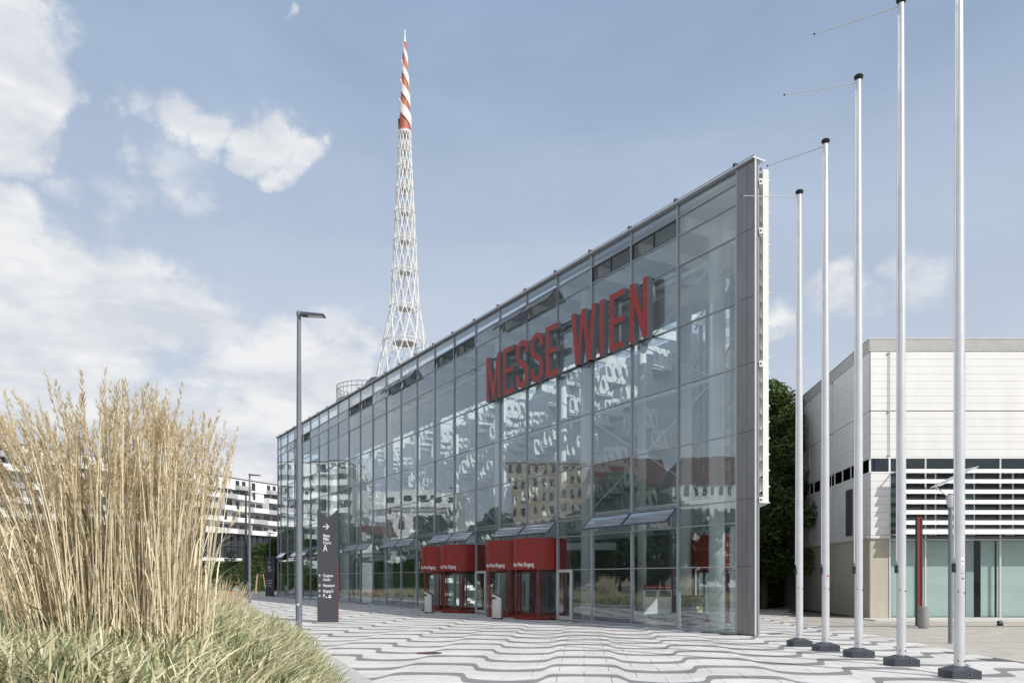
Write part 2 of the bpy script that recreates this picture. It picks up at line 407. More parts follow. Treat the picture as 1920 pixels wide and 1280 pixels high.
# plaza bed sheet (pattern continues in it beyond the slabs)
mb = MB(); mb.add([(-70,-20,-.02),(11.4,-20,-.02),(10.9,26,-.02),(11.0,36,-.02),(15,46,-.02),(15,85,-.02),(-70,85,-.02)], [(0,1,2,3,4,5,6)])
plaza = struct('plaza_ground', mb, M['bed'])
ca, sa = math.cos(GA), math.sin(GA)
def gridw(gx, gy): return (gx*ca+gy*sa, -gx*sa+gy*ca)
def bed_edge_x(Y):
    if Y >= 12.5: return -5.87-.375*(Y-22.3)
    pts = [(2.2,-3.4),(3.0,-1.3),(3.8,-.55),(5,-.62),(7,-.98),(9,-1.36),(11,-1.82),(12.5,-2.195)]
    if Y < 2.2: return -4.0-(2.2-Y)*3
    return float(np.interp(Y, [p[0] for p in pts], [p[1] for p in pts]))
SW, SD, GAP = .95, .845, .012
sm = MB().box(-SW/2+GAP/2, SW/2-GAP/2, -SD/2+GAP/2, SD/2-GAP/2, -.05, 0).mesh('paving_slab')
cands = []; far = MB()
for j in range(-14, 100):
    for i in range(-60, 40):
        gx = (i + (.5 if j % 2 else 0))*SW; gy = (j+.5)*SD
        x, y = gridw(gx, gy)
        if x > 10.75+.25*math.sin(y*.3) - max(0,(y-30))*-.3: continue
        if y > 84 or x < -68: continue
        if y > 2 and x < bed_edge_x(y)-.4 and y < 80: continue
        if y < 2 and x < -1.5: continue
        if y > 60 and (i % 2) and False: continue
        px = CX+F*x/y if y > 1 else 1e9
        vis = y > 12.6 and 480 < px < 1990
        if y > 24.5 and x > 21.3-.57*y and x < 7.6+.11*(y-24.3): continue   # under the building
        cands.append((0 if vis else 1, y, x, y))
cands.sort()
for k, (v, _, x, y) in enumerate(cands):
    dz = random.uniform(-.0025, .0025)
    if k < 290 and v == 0:
        link('paving_slab', sm, M['slab'], plaza, (x, y, dz), -GA)
    else:
        if y < -8: continue
        hx, hy = SW/2-GAP/2, SD/2-GAP/2
        P = [(x+a*ca+b*sa, y-a*sa+b*ca) for a, b in ((-hx,-hy),(hx,-hy),(hx,hy),(-hx,hy))]
        far.add([(p[0],p[1],dz) for p in P]+[(p[0],p[1],-.04) for p in P], [(0,1,2,3),(0,4,5,1),(1,5,6,2),(2,6,7,3),(3,7,4,0)])
o = part('paving_slabs_beyond', far, M['slab'], plaza); o['kind'] = 'stuff'
# dull asphalt apron before the white hall, drain line and threshold strip
mb = MB(); mb.add([(10.9+.0,-20,-.012),(60,-20,-.012),(60,29.2,-.012),(10.95,29.2,-.012),(10.0,24.5,-.012),(10.05,21,-.012),(10.75,18.5,-.012)], [(0,1,2,3,4,5,6)])
struct('asphalt_apron', mb, M['asphalt'])
mb = MB(); mb.add([(8.7,29.3,-.008),(60,28.6,-.008),(60,29.25,-.008),(8.7,30.1,-.008)], [(0,1,2,3)]); struct('drain_channel', mb, M['drain'])
mb = MB(); mb.add([(10.95,30.05,-.010),(60,29.25,-.010),(60,37,-.010),(10,37,-.010),(10.6,31,-.01)], [(0,1,2,3,4)]); struct('hall_forecourt', mb, M['asphalt'])
mb = MB().box(15.0, 60, 33.0, 34.9, -.05, .035); struct('hall_threshold', mb, M['stripstone'])
for (px, y, lab) in ((805,1224,'rusty round manhole cover in the pale wavy paving'),(566,1179.5,'dark manhole cover beside the tall street lamp')):
    p = gpt(px, y); mb = MB().lathe([(.30,.004),(.30,.010),(.26,.010),(.255,.006),(.05,.006),(.045,.011),(.001,.011)], 28)
    o = part('manhole_cover', mb, M['rust'], None, (p.x, p.y, 0)); tag(o, lab, 'manhole cover')

# ================================================================== PLANTING BED
kerb = MB(); ys = [2.2,3,3.8,5,6,7,8,9,10,11,12.5]+[13.5+2.2*i for i in range(29)]
KW = .72
def kerb_pts(Y):
    x = bed_edge_x(Y); x2 = bed_edge_x(Y+.05); t = Vector((x2-x, .05, 0)).normalized(); nrm = Vector((-t.y, t.x, 0))
    if nrm.x > 0: nrm = -nrm
    return Vector((x, Y, 0)), Vector((x, Y, 0))+nrm*KW
segs = [kerb_pts(Y) for Y in ys]
kerbroot = thing('planter_kerb', 'long low grey concrete kerb edging the grass bed', 'kerb')
for a, b in zip(segs[:-1], segs[1:]):
    (o0, i0), (o1, i1) = a, b
    d = (o1-o0).normalized()*.004; hh = .16
    vs = [o0+d, o1-d, i1-d, i0+d]; m_ = MB()
    m_.add([(v.x,v.y,-.05) for v in vs]+[(v.x,v.y,hh) for v in vs], [(0,1,5,4),(1,2,6,5),(2,3,7,6),(3,0,4,7),(4,5,6,7)])
    part('kerb_stone', m_, M['kerb'], kerbroot)
def plateau(Y): return 1.20 if Y < 7 else max(.42, 1.20-(Y-7)*.05)
def bed_h(x, Y):
    d = bed_edge_x(Y)-KW*.95-x
    if d <= 0: return .08
    return .10+(plateau(Y)-.1)*(1-math.exp(-d/.42))+.05*math.sin(x*1.7+Y*.9)+.04*math.sin(Y*2.3)
mb = MB(); cols = [0,.15,.35,.6,1,1.6,2.4,3.5,5,8,14,24]; yy = [1.8+.5*i for i in range(20)]+[12+2*i for i in range(37)]
for Y in yy:
    for c in cols:
        x = bed_edge_x(Y)-KW*.9-c; mb.v.append((x, Y, bed_h(x, Y)-.03))
nc = len(cols)
for a in range(len(yy)-1):
    for b in range(nc-1): mb.f.append((a*nc+b, a*nc+b+1, (a+1)*nc+b+1, (a+1)*nc+b)); mb.mi.append(0)
struct('planting_bed_soil', mb, M['soil'])

def blades(n, region, hlo, hhi, wlo, whi, droop=.35):
    """curved blades: 3 segments each made of quads (one island per blade)"""
    V = []; Fq = []; cnt = 0
    pts = region(n)
    vs = np.zeros((len(pts)*8, 3)); 
    for k, (x, y, z) in enumerate(pts):
        a = rng.uniform(0, 2*math.pi); l = rng.uniform(hlo, hhi); w = rng.uniform(wlo, whi)
        dx, dy = math.cos(a), math.sin(a); lean = rng.uniform(.05, droop)+ (rng.random()**4)*.6
        b = rng.uniform(0, 2*math.pi); wx, wy = math.cos(b)*w/2, math.sin(b)*w/2
        for s_, t in enumerate((0, .4, .75, 1.0)):
            off = lean*l*t*t; hz = l*t*(1-.35*lean*t); ww = (1, .95, .7, .08)[s_]
            X, Y, Z = x+dx*off, y+dy*off, z+hz
            vs[k*8+s_*2] = (X-wx*ww, Y-wy*ww, Z); vs[k*8+s_*2+1] = (X+wx*ww, Y+wy*ww, Z)
    n_ = len(pts); base = np.arange(n_)*8
    fq = np.concatenate([np.stack([base+2*s_, base+2*s_+1, base+2*s_+3, base+2*s_+2], 1) for s_ in range(3)])
    m = bpy.data.meshes.new('grass'); m.from_pydata(vs.tolist(), [], fq.tolist()); m.update(); return m
def reg_near(n):
    out = []
    cl_ = [(rng.uniform(0, 4.6), rng.uniform(2.8, 11)) for _ in range(620)]
    while len(out) < n:
        c, Yc = cl_[rng.integers(len(cl_))]
        Y = Yc+rng.normal(0, .11); x = bed_edge_x(max(2.3,Yc))-KW*.80-c+rng.normal(0, .11)
        if x < -.72*Y-.4 or (x*x+Y*Y) < 3.1**2: continue
        out.append((x, Y, bed_h(x, Y)-.05))
    return out
o = link('grass', blades(40000, reg_near, .24, .50, .012, .028, .95), M['grass']); o['kind'] = 'stuff'
def reg_far(n):
    out = []
    while len(out) < n:
        Y = 10+ (rng.random()**1.8)*62; c = rng.uniform(0, 1)**1.5*(9+Y*.12); x = bed_edge_x(Y)-KW*.85-c
        if x < -.70*Y-1: continue
        out.append((x, Y, bed_h(x, Y)-.05))
    return out
o = link('grass', blades(30000, reg_far, .25, .55, .014, .032, .6), M['grass']); o['kind'] = 'stuff'

def reed_clump(n, bx, by, h0, h1, spread, name_mesh, headn=26, sr=.0045):
    st = MB(); hv = []
    for k in range(n):
        x = rng.uniform(-1, 1)*bx; y = rng.uniform(-1, 1)*by
        u = x/bx
        h = rng.uniform(h0, h1)*(1-.10*abs(u)); lean = (spread[0] if u < 0 else spread[1])*u*(.6+.4*rng.random()) + rng.normal(0, .050)
        ly = rng.normal(0, .10)
        P = []
        bend = rng.random()**6*(.16 if u > 0 else .38)*(1 if u > 0 else -1)
        for t in np.linspace(0, 1, 7):
            P.append(Vector((x+lean*h*t+(lean*.55*h+bend)*t**3, y+ly*h*t, h*t*(1-.10*abs(lean)*t)-abs(bend)*.35*t**4)))
        r = sr*rng.uniform(.7, 1.5)
        o_ = len(st.v)
        for q, p in enumerate(P):
            rr = r*(1-.5*q/6)
            for a in range(3):
                an = a*2.0944+k; st.v.append((p.x+rr*math.cos(an), p.y+rr*math.sin(an), p.z))
        for q in range(6):
            for a in range(3):
                st.f.append((o_+q*3+a, o_+q*3+(a+1)%3, o_+(q+1)*3+(a+1)%3, o_+(q+1)*3+a)); st.mi.append(0)
        # side leaves
        for _ in range(2):
            if rng.random() < .55:
                q = rng.integers(1, 4); p = P[q]; a = rng.uniform(0, 6.28); l = rng.uniform(.2, .45); w = .006
                e = Vector((math.cos(a)*.5, math.sin(a)*.5, .8)).normalized()*l
                s2 = Vector((-math.sin(a), math.cos(a), 0))*w
                o_ = len(st.v); st.v += [tuple(p-s2), tuple(p+s2), tuple(p+e*.6+s2*.8), tuple(p+e*.6-s2*.8), tuple(p+e+Vector((math.cos(a),math.sin(a),-.3))*l*.3)]
                st.f += [(o_,o_+1,o_+2,o_+3),(o_+3,o_+2,o_+4)]; st.mi += [0,0]
        # feathery panicle
        hl = rng.uniform(.20, .40); tip = P[-1]; d = (P[-1]-P[-2]).normalized(); wmax = rng.uniform(.012, .032)
        for q in range(headn):
            t = rng.random(); c = tip+d*(t-.55)*hl
            ww = wmax*(math.sin(math.pi*min(1, t*.85+.12))**.7)
            a = rng.uniform(0, 6.28); rad = Vector((math.cos(a), math.sin(a), 0))*ww*rng.uniform(.3, 1)
            e = (d*1.1+rad.normalized()*.55).normalized()*rng.uniform(.018, .04)
            s2 = d.cross(rad.normalized()).normalized()*rng.uniform(.0016, .0042)
            b0 = c+rad*.4
            hv += [b0-s2, b0+s2, b0+e+s2*.5+rad*.3, b0+e-s2*.5+rad*.3]
    hm = npmesh(name_mesh+'_heads', np.array([tuple(v) for v in hv]), 4, M['reedhead'])
    return st.mesh(name_mesh), hm
rx = (225-CX)/F*5.6
rt = thing('reed_clump', 'big clump of tall dry golden feather reed grass in the foreground bed', 'ornamental grass', (rx, 5.6, bed_h(rx, 5.6)-.10))
m1_, m2_ = reed_clump(560, .58, .36, 1.22, 1.93, (.30, .0), 'reed_big', 66, .0050)
dl = np.zeros((260*4, 3))
for k in range(260):
    x, y = rng.uniform(-.62,.62), rng.uniform(-.38,.38); z = rng.random()**2*.5; a_ = rng.uniform(0,6.28); l = rng.uniform(.06,.18); w_ = rng.uniform(.005,.012); e_ = np.array([math.cos(a_), math.sin(a_), rng.uniform(-.2,2.2)]); e_ /= np.linalg.norm(e_); s2 = np.cross(e_, rng.normal(size=3)); s2 *= w_/np.linalg.norm(s2); p_ = np.array([x,y,z])
    dl[k*4:k*4+4] = [p_-s2, p_+s2, p_+e_*l+s2*.3, p_+e_*l-s2*.3]
b = link('dead_leaves', npmesh('reed_dead_leaves', dl, 4, island('dead_leaf', [(0,(.16,.09,.04)),(.5,(.34,.22,.11)),(1,(.60,.47,.28))], .7, .1, (.25,.16,.08))), None, rt); b['kind'] = 'stuff'
rt.scale = (.93, 1, 1)
a = link('stalks', m1_, M['reed'], rt); a['kind'] = 'stuff'; b = link('panicles', m2_, None, rt); b['kind'] = 'stuff'
m1s, m2s = reed_clump(260, .55, .5, .9, 1.35, (.22,.22), 'reed_small', 14, .007)
clumps = [(400,17.5,.85,'small tan reed clump just right of the big foreground reeds'),
 (365,26,1.0,'tan reed clump in the bed behind the foreground reeds, nearest to the hedge'),
 (-60,7.5,1.0,'dry reed clump at the far left edge of the foreground bed'),
 (330,34,1.15,'reed clump farther along the bed, before the pale apartment block'),
 (250,41,1.2,'reed clump far back in the bed, hidden behind the big foreground reeds')]
proto = None
for (px, Y, sc, lab) in clumps:
    x = (px-CX)/F*Y; loc = (x, Y, bed_h(x, Y)-.05)
    if proto is None:
        proto = thing('reed_clump', lab, 'ornamental grass', loc, 0, 'smaller reed clumps along the bed')
        q = link('stalks', m1s, M['reed'], proto); q['kind'] = 'stuff'; q = link('panicles', m2s, None, proto); q['kind'] = 'stuff'
        proto.scale = (sc,)*3
    else: copy_tree(proto, loc, px*.1, lab, sc)

# ================================================================== FOYER BUILDING (glass wedge)
D = Vector((-.57, 1, 0)).normalized(); ROT = math.atan2(D.y, D.x)
P0 = Vector((21.3-.57*25.0, 25.0, 0))
fy = thing('exhibition_foyer', 'long glass fronted exhibition foyer with slanted roofline and steel corner', 'building', P0, ROT)
MU = [0.0]+[2.75+2.53*k for k in range(23)]; END = 59.6
ROWS = [0.06, 2.12, 3.49, 4.18, 6.26, 8.33, 10.35, 12.42, 13.44, 14.08]
def topz(s): return 14.50+.012*max(s, -1)
panecache = {}
def pane(w, z0, z1, s0, ztop0=None, ztop1=None):
    key = (round(w,2), round(z1-z0,2), ztop0)
    if key in panecache: me = panecache[key]
    else:
        g = .022; m_ = MB(); a0, a1 = g, w-g; t = .012
        h0 = (z1-z0-g) if ztop0 is None else ztop0-z0-g; h1 = (z1-z0-g) if ztop1 is None else ztop1-z0-g
        vs = [(a0,-t,g),(a1,-t,g),(a1,t,g),(a0,t,g),(a0,-t,h0),(a1,-t,h1),(a1,t,h1),(a0,t,h0)]
        m_.add(vs, [(0,3,2,1),(4,5,6,7),(0,1,5,4),(1,2,6,5),(2,3,7,6),(3,0,4,7)])
        me = m_.mesh('glass_pane'); panecache[key] = me
    o = link('glass_pane', me, M['glass'], fy, (s0, 0, z0))
    o.rotation_euler = (R(random.uniform(-.25,.25)), 0, R(random.uniform(-.22,.22)))
    return o
open_low = {2,3,5,6,8,9,11,12,14,15,17,18,20,21,23}
open_up = {5,6,11,12}; louv_up = {2,3,8,9,14,15,20,21}
drum_bays = {5,6,8,9}
door_bays = {4,7}
def sash(w, h, ang, s0, z1):
    m_ = MB(); g = .03
    r = thingpart('hinged_window', fy)
    fr = MB(); f_ = .035
    for (a0,a1,c0,c1) in ((g,w-g,-h,-h+f_),(g,w-g,-f_,0),(g,g+f_,-h+f_,-f_),(w-g-f_,w-g,-h+f_,-f_)): fr.box(a0,a1,-.02,.02,c0,c1)
    r.data = fr.mesh('hinged_window'); r.data.materials.append(M['anthracite'])
    r.location = (s0, .05, z1-.02); r.rotation_euler = (ang, 0, 0)
    q = MB().box(g+f_, w-g-f_, -.008, .008, -h+f_, -f_); part('sash_pane', q, M['sashglass'], r)
    return r
def thingpart(name, parent):
    me = bpy.data.meshes.new(name); o = bpy.data.objects.new(name, me); COL.objects.link(o); o.parent = parent; return o
def sashmat():
    t = MT('frit_sky_sash_glass')
    gl = t.n('ShaderNodeBsdfGlossy'); gl.inputs['Roughness'].default_value = .03; gl.inputs['Color'].default_value = (.80,.85,.92,1)
    df = t.n('ShaderNodeBsdfDiffuse'); df.inputs[0].default_value = (.62,.66,.72,1)  # pale diffuse share paints reflected cloud on top of the frit dots
    tr = t.n('ShaderNodeBsdfTransparent'); tr.inputs[0].default_value = (.6,.66,.72,1)
    m1 = t.n('ShaderNodeMixShader'); m1.inputs[0].default_value = .45; t.l(df.outputs[0], m1.inputs[1]); t.l(tr.outputs[0], m1.inputs[2])
    m2 = t.n('ShaderNodeMixShader'); m2.inputs[0].default_value = .5; t.l(m1.outputs[0], m2.inputs[1]); t.l(gl.outputs[0], m2.inputs[2])
    return t.done(m2)
M['sashglass'] = sashmat()
for k in range(1, 24):
    s0, s1 = MU[k-1], MU[k]; w = s1-s0
    for r_ in range(10):
        z0 = ROWS[r_]
        if r_ < 9: z1 = ROWS[r_+1]
        if r_ == 2 and k in open_low:
            sash(w, z1-z0-.02, R(-46) if False else R(44), s0, z1); continue
        if r_ == 8 and k in open_up:
            sash(w, z1-z0-.02, R(38), s0, z1); continue
        if r_ == 8 and k in louv_up:
            lf = MB()
            for (a0,a1,c0,c1) in ((.03,w-.03,z0+.02,z0+.06),(.03,w-.03,z1-.06,z1-.02),(.03,.07,z0+.06,z1-.06),(w-.07,w-.03,z0+.06,z1-.06),(w/2-.02,w/2+.02,z0+.06,z1-.06)): lf.box(a0,a1,-.03,.03,c0,c1)
            for q in range(5):
                zz = z0+.12+q*.105; lf.add([(.07,-.05,zz),(w-.07,-.05,zz),(w-.07,.03,zz-.045),(.07,.03,zz-.045),(.07,-.05,zz+.008),(w-.07,-.05,zz+.008),(w-.07,.03,zz-.037),(.07,.03,zz-.037)],[(0,3,2,1),(4,5,6,7),(0,1,5,4),(2,3,7,6)])
            part('louvre_window', lf, M['anthracite'], fy, (s0,0,0)); continue
        if r_ in (0,1) and k in drum_bays: continue
        if r_ == 0 and k in door_bays:
            # hinged door takes the far part of the bay, glazed remainder
            dw = 1.10
            dr = thingpart('door', fy); f_ = MB()
            for (a0,a1,c0,c1) in ((0,dw,.0,.16),(0,dw,1.98,2.10),(0,.10,.16,1.98),(dw-.10,dw,.16,1.98)): f_.box(a0,a1,-.03,.04,c0,c1)
            dr.data = f_.mesh('door'); dr.data.materials.append(M['alu_l']); dr.location = (s1-dw-.03, .03, .03)
            part('door_glass', MB().box(.10,dw-.10,-.01,.01,.16,1.98), M['glass'], dr)
            part('handle', MB().box(dw-.085,dw-.055,.045,.075,.85,1.25).box(dw-.085,dw-.055,.04,.05,.88,.92), M['steel'], dr)
            pane(w-dw-.06, z0, z1, s0); continue
        if r_ == 9: pane(w, z0, 0, s0, topz(s0)-.02, topz(s1)-.02)
        else: pane(w, z0, z1, s0)
# vertical mullions, transoms
mm = {}
for k in range(25):
    s = MU[k] if k < 24 else END
    t = topz(s); wv = .06 if k % 3 else .075
    part('mullion', MB().box(-wv/2, wv/2, -.10, .05, 0, t), M['alu'], fy, (s,0,0))
for r_, z in enumerate(ROWS):
    th = .03 if r_ not in (0,) else .05
    segs_ = []
    if r_ in (0,): 
        cur = []
        brk = [(MU[4],MU[6]),(MU[7],MU[9])]
        segs_ = [(MU[0],MU[4]),(MU[6],MU[7]),(MU[9],END)]
    elif r_ == 1: segs_ = [(MU[0],MU[4]),(MU[6],MU[7]),(MU[9],END)]
    else: segs_ = [(MU[0],END)]
    for a, b in segs_:
        part('transom', MB().box(a, b, -.075, .040, z-th/2, z+th/2), M['alu'], fy)
part('glass_pane', MB().box(MU[23]+.03, END-.03, -.012,.012, .06, topz(END)-.02), M['glass'], fy)
part('sill', MB().box(-.05, MU[4], -.12, .09, 0.003, .05).box(MU[6], MU[7], -.12,.09,.003,.05).box(MU[9], END+.05, -.12,.09,.003,.05), M['alu'], fy)
# roof edge, clamps
def cap(s, y, z): return (s, y, z+topz(s))
mb = MB(); mb.box(-.80, END+.1, -.35, .16, 0, .05, cap); part('roof_edge', mb, M['alu_l'], fy)
mb = MB(); mb.box(0.04, END, -.30, -.02, -.22, -.005, cap); part('eaves_beam', mb, M['alu'], fy)
mb = MB()
for z_ in (.10,): mb.box(-.8, END+.1, .10, .115, z_, z_+.012, cap)
part('safety_wire', mb, M['anthracite'], fy)
cm = MB().box(-.05,.05,-.06,.08,0,.12).mesh('roof_clamp')
for k in range(25):
    s = MU[k] if k < 24 else END
    link('roof_clamp', cm, M['anthracite'], fy, (s, .08, topz(s)+.05))
# stainless corner: stacked sheet panels
zz = [0.03, 2.12, 4.19, 6.26, 8.33, 10.35, 12.42, None]
for a in range(7):
    z0 = zz[a]; 
    for (s0, s1) in ((-.46, -.035), (-.77, -.47)):
        m_ = MB(); g = .006
        zt0 = (topz(s0) if zz[a+1] is None else zz[a+1])-g; zt1 = (topz(s1) if zz[a+1] is None else zz[a+1])-g
        m_.add([(s0,-.02,z0+g),(s1,-.02,z0+g),(s1,.07,z0+g),(s0,.07,z0+g),(s0,-.02,zt0),(s1,-.02,zt1),(s1,.07,zt1),(s0,.07,zt0)],
               [(0,3,2,1),(4,5,6,7),(0,1,5,4),(1,2,6,5),(2,3,7,6),(3,0,4,7)])
        part('steel_panel', m_, M['steelpanel'], fy)
mb = MB(); mb.box(-.74,-.05,-.10,-.022,0,14.45); part('corner_backing', mb, M['steelpanel'], fy)
mb = MB(); mb.box(-.79,-.772,.02,.078,0.02,14.49); part('corner_trim', mb, M['alu_l'], fy)
# side wall frame (runs from the corner towards (.81,-.587))
SDv = Vector((.81,-.587)).normalized(); SNv = Vector((SDv.y, -SDv.x))   # outward normal of the side wall
if SNv.x > 0: SNv = -SNv
SA = Vector((-.74, -.12)); SL = 16.2
def sidef(t, d, z): 
    p = SA+SDv*t+SNv*d; return (p.x, p.y, z)
for k in range(7):
    t0, t1 = .1+k*2.3, .1+(k+1)*2.3
    part('mullion', MB().box(t0-.04, t0+.04, -.1, .04, 0, 14.4, sidef), M['alu'], fy)
    for r_ in range(7):
        z0 = [0.05,2.12,4.19,6.26,8.33,10.35,12.42,14.35][r_]; z1 = [0.05,2.12,4.19,6.26,8.33,10.35,12.42,14.35][r_+1]
        if k == 3 and r_ == 0: continue
        part('glass_pane', MB().box(t0+.05, t1-.05, -.01, .01, z0+.03, z1-.03, sidef), M['glass_in'], fy)
for z in (2.12,4.19,6.26,8.33,10.35,12.42,14.3):
    part('transom', MB().box(.15, SL, -.05, .03, z-.025, z+.025, sidef), M['alu'], fy)
# exterior sun louvres on the side wall: blades on white posts
lz0, lz1 = 4.05, 14.2
for q, t in enumerate((-.02, 4.0, 8.0, 12.0, 16.0)):
    part('louvre_post', MB().box(t, t+.10, .13, .30, lz0, lz1, sidef), M['white'], fy)
    for z in (4.15, 8.3, 12.35, 13.85):
        part('louvre_bracket', MB().box(t+.005, t+.05, .02, .13, z-.09, z+.09, sidef), M['white'], fy)
        a, b, c = sidef(t-.004, .07, z); a2 = sidef(t+.01, .07, z)
        if q == 0: part('bracket_bolt', MB().tube((a,b,c),(a2[0],a2[1],c),.032,.032,10), M['anthracite'], fy)
nb = 21
for q in range(nb):
    z = lz0+.10+q*(lz1-lz0-.3)/(nb-1); m_ = MB()
    P = [(.02,z+.22),(.035,z+.235),(.37,z-.08),(.355,z-.095)]
    vs = [sidef(.0+.10, d, zq) for d, zq in P]+[sidef(16.2, d, zq) for d, zq in P]
    m_.add(vs, [(0,1,2,3),(7,6,5,4),(0,4,5,1),(1,5,6,2),(2,6,7,3),(3,7,4,0)]); part('louvre_blade', m_, M['white'], fy)
# floor, rear wall, end wall, roof beams and a glass strip added to let sun in
poly = [(-.7,-.06),(END,-.06),(END,-9.6),(12.4,-9.6)]
mb = MB(); mb.prism(poly, lambda x,y:(x,y,-.03), lambda x,y:(x,y,.03)); part('floor', mb, M['floor'], fy)
BY = -9.5
part('rear_wall', MB().box(12.4, END, BY-.3, BY, 0, 14.2), M['backwall'], fy)
part('end_wall', MB().box(END-.02, END+.02, BY, -.1, 0.03, 14.2), M['glass_in'], fy)
for k in range(0, 24):
    s = MU[k]; y1 = max(BY, -.12-(s+.77)*.72) if s < 12.4 else BY
    part('roof_beam', MB().box(s-.07, s+.07, y1, -.35, 13.75, 14.2), M['inwhite'], fy)
for y in (-7.3,):
    part('roof_beam', MB().box(3.5 if y > -4 else 9.6, END, y-.05, y+.05, 14.21, 14.33), M['inwhite'], fy)
part('added_roof_glass', MB().prism([(7.0,-5.0),(END,-5.0),(END,-9.6),(12.4,-9.6)], lambda x,y:(x,y,14.36), lambda x,y:(x,y,14.39)), M['glass_in'], fy)  # unseen glazed strip, added so the sun reaches the fins
part('roof_deck', MB().prism([(-.7,-.3),(END,-.3),(END,-4.98),(5.8,-4.98)], lambda x,y:(x,y,14.21), lambda x,y:(x,y,14.36)), M['soffit'], fy)
part('soffit_panel', MB().prism([(2.9,-2.6),(END-.2,-2.6),(END-.2,-4.9),(6.0,-4.9)], lambda x,y:(x,y,12.9+.0), lambda x,y:(x,y,12.96)), M['soffit'], fy)
part('rear_shade_sheet', MB().box(12.3, END-.1, BY+.004, BY+.08, .03, 4.05), M['lowershade'], fy)  # dark sheet standing in for the dim lower interior and its tree reflections
# hanging lamps under the roof
lm = MB().box(-.28,.28,-.09,.09,0,.05).tube((0,0,.05),(0,0,.5),.01,.01,5).mesh('ceiling_lamp')
for k in range(3, 46):
    link('ceiling_lamp', lm, M['lampwhite'], fy, (1.6+k*1.265, -1.5-(k%2)*.4, 13.3))
# perforated fins and shelves along the rear wall
def perf(wd, ht, holes):
    m_ = MB(); cells = holes; cw = wd/cells; n = 14; th = .03
    for side in (0, 1):
        xo = -th/2 if side == 0 else th/2
        for c in range(cells):
            y0 = c*cw; ring = []; rect = []
            for i in range(n):
                t = 2*math.pi*i/n; sc_ = (1.0, .78, .9)[c % 3]; ey, ez = math.cos(t)*cw*.30*sc_, math.sin(t)*ht*.36*sc_
                ring.append((xo, y0+cw/2+ey+ez*.22, ht/2+ez))
                k_ = max(abs(math.cos(t)), abs(math.sin(t)))
                rect.append((xo, y0+cw/2+math.cos(t)/k_*cw/2, ht/2+math.sin(t)/k_*ht/2))
            m_.add(ring+rect, [((i, (i+1)%n, n+(i+1)%n, n+i) if side else (n+i, n+(i+1)%n, (i+1)%n, i)) for i in range(n)])
    return m_
fm = perf(1.35, .99, 3).mesh('perforated_fin')
shm = MB().prism([(1.5,0),(0,0),(0,1.3)], lambda x,y:(x,y,0), lambda x,y:(x,y,.05)).mesh('shelf_plate')
for k in range(18):
    s = 14.0+2.53*k
    for r_ in range(9):
        z = 4.3+r_*1.04
        slot = (r_+3*k) % 4; yy_ = BY+.02+slot*.95
        f_ = link('perforated_fin', fm, M['inwhite'], fy, (s, yy_, z)); f_.rotation_euler = (R(-4 if (r_+k)%2 else 4), 0, R(-8+6*(r_%3)))
        link('shelf_plate', shm, M['backwall'], fy, (s, yy_, z-.06))
# round columns, horizontal struts, tie rods with node discs
cmh = MB().lathe([(.225,0),(.225,13.7)], 20).mesh('column', True)
for k in range(8):
    s = (26.6-25)*1.151+3*2.53*k
    if s < END: link('column', cmh, M['inwhite'], fy, (s, -.85, .03))
cm2 = MB().lathe([(.20,0),(.20,13.7)], 16).mesh('column_rear', True)
for k in range(8): link('column', cm2, M['inwhite'], fy, (4.3+6.6*k, -3.4 if k == 0 else -5.0, .03))
link('column', cmh, M['inwhite'], fy, (6.8, -4.0, .03)); link('column', cmh, M['white'], fy, (1.15, -1.35, .03))
for k in range(7):
    s = 1.84+7.59*k
    for z in (4.4, 8.5, 12.5):
        part('strut', MB().tube((s,-.85,z),(s+7.59,-.85,z),.07,.07,8), M['inwhite'], fy, smooth=True)
    for (za, zb) in ((4.4,8.5),(8.5,12.5)):
        part('tie_rod', MB().tube((s,-.85,za),(s+7.59,-.85,zb),.022,.022,6), M['inwhite'], fy)
        part('tie_rod', MB().tube((s,-.85,zb),(s+7.59,-.85,za),.022,.022,6), M['inwhite'], fy)
        c = (s+3.795, -.85, (za+zb)/2); part('node_disc', MB().tube((c[0],c[1]-.03,c[2]),(c[0],c[1]+.03,c[2]),.22,.22,16), M['inwhite'], fy)
for k in range(3, 22):
    part('blind_cable', MB().box(MU[k]-1.27, MU[k]-1.262, -.3, -.292, 4.2, 13.7), M['alu_l'], fy)
# low inner gallery band and stair behind the far bays
part('gallery', MB().box(18, END-1, -8.9, -6.6, 3.35, 3.75), M['inwhite'], fy)
part('gallery_rail', MB().box(18, END-1, -6.62, -6.58, 3.75, 4.7), M['glass_in'], fy)
st_ = MB()
for q in range(12): st_.box(27+q*.30, 27.3+q*.30+.0, -5.5, -3.0, .03, .03+(q+1)*.16)
part('stair', st_, M['inwhite'], fy)
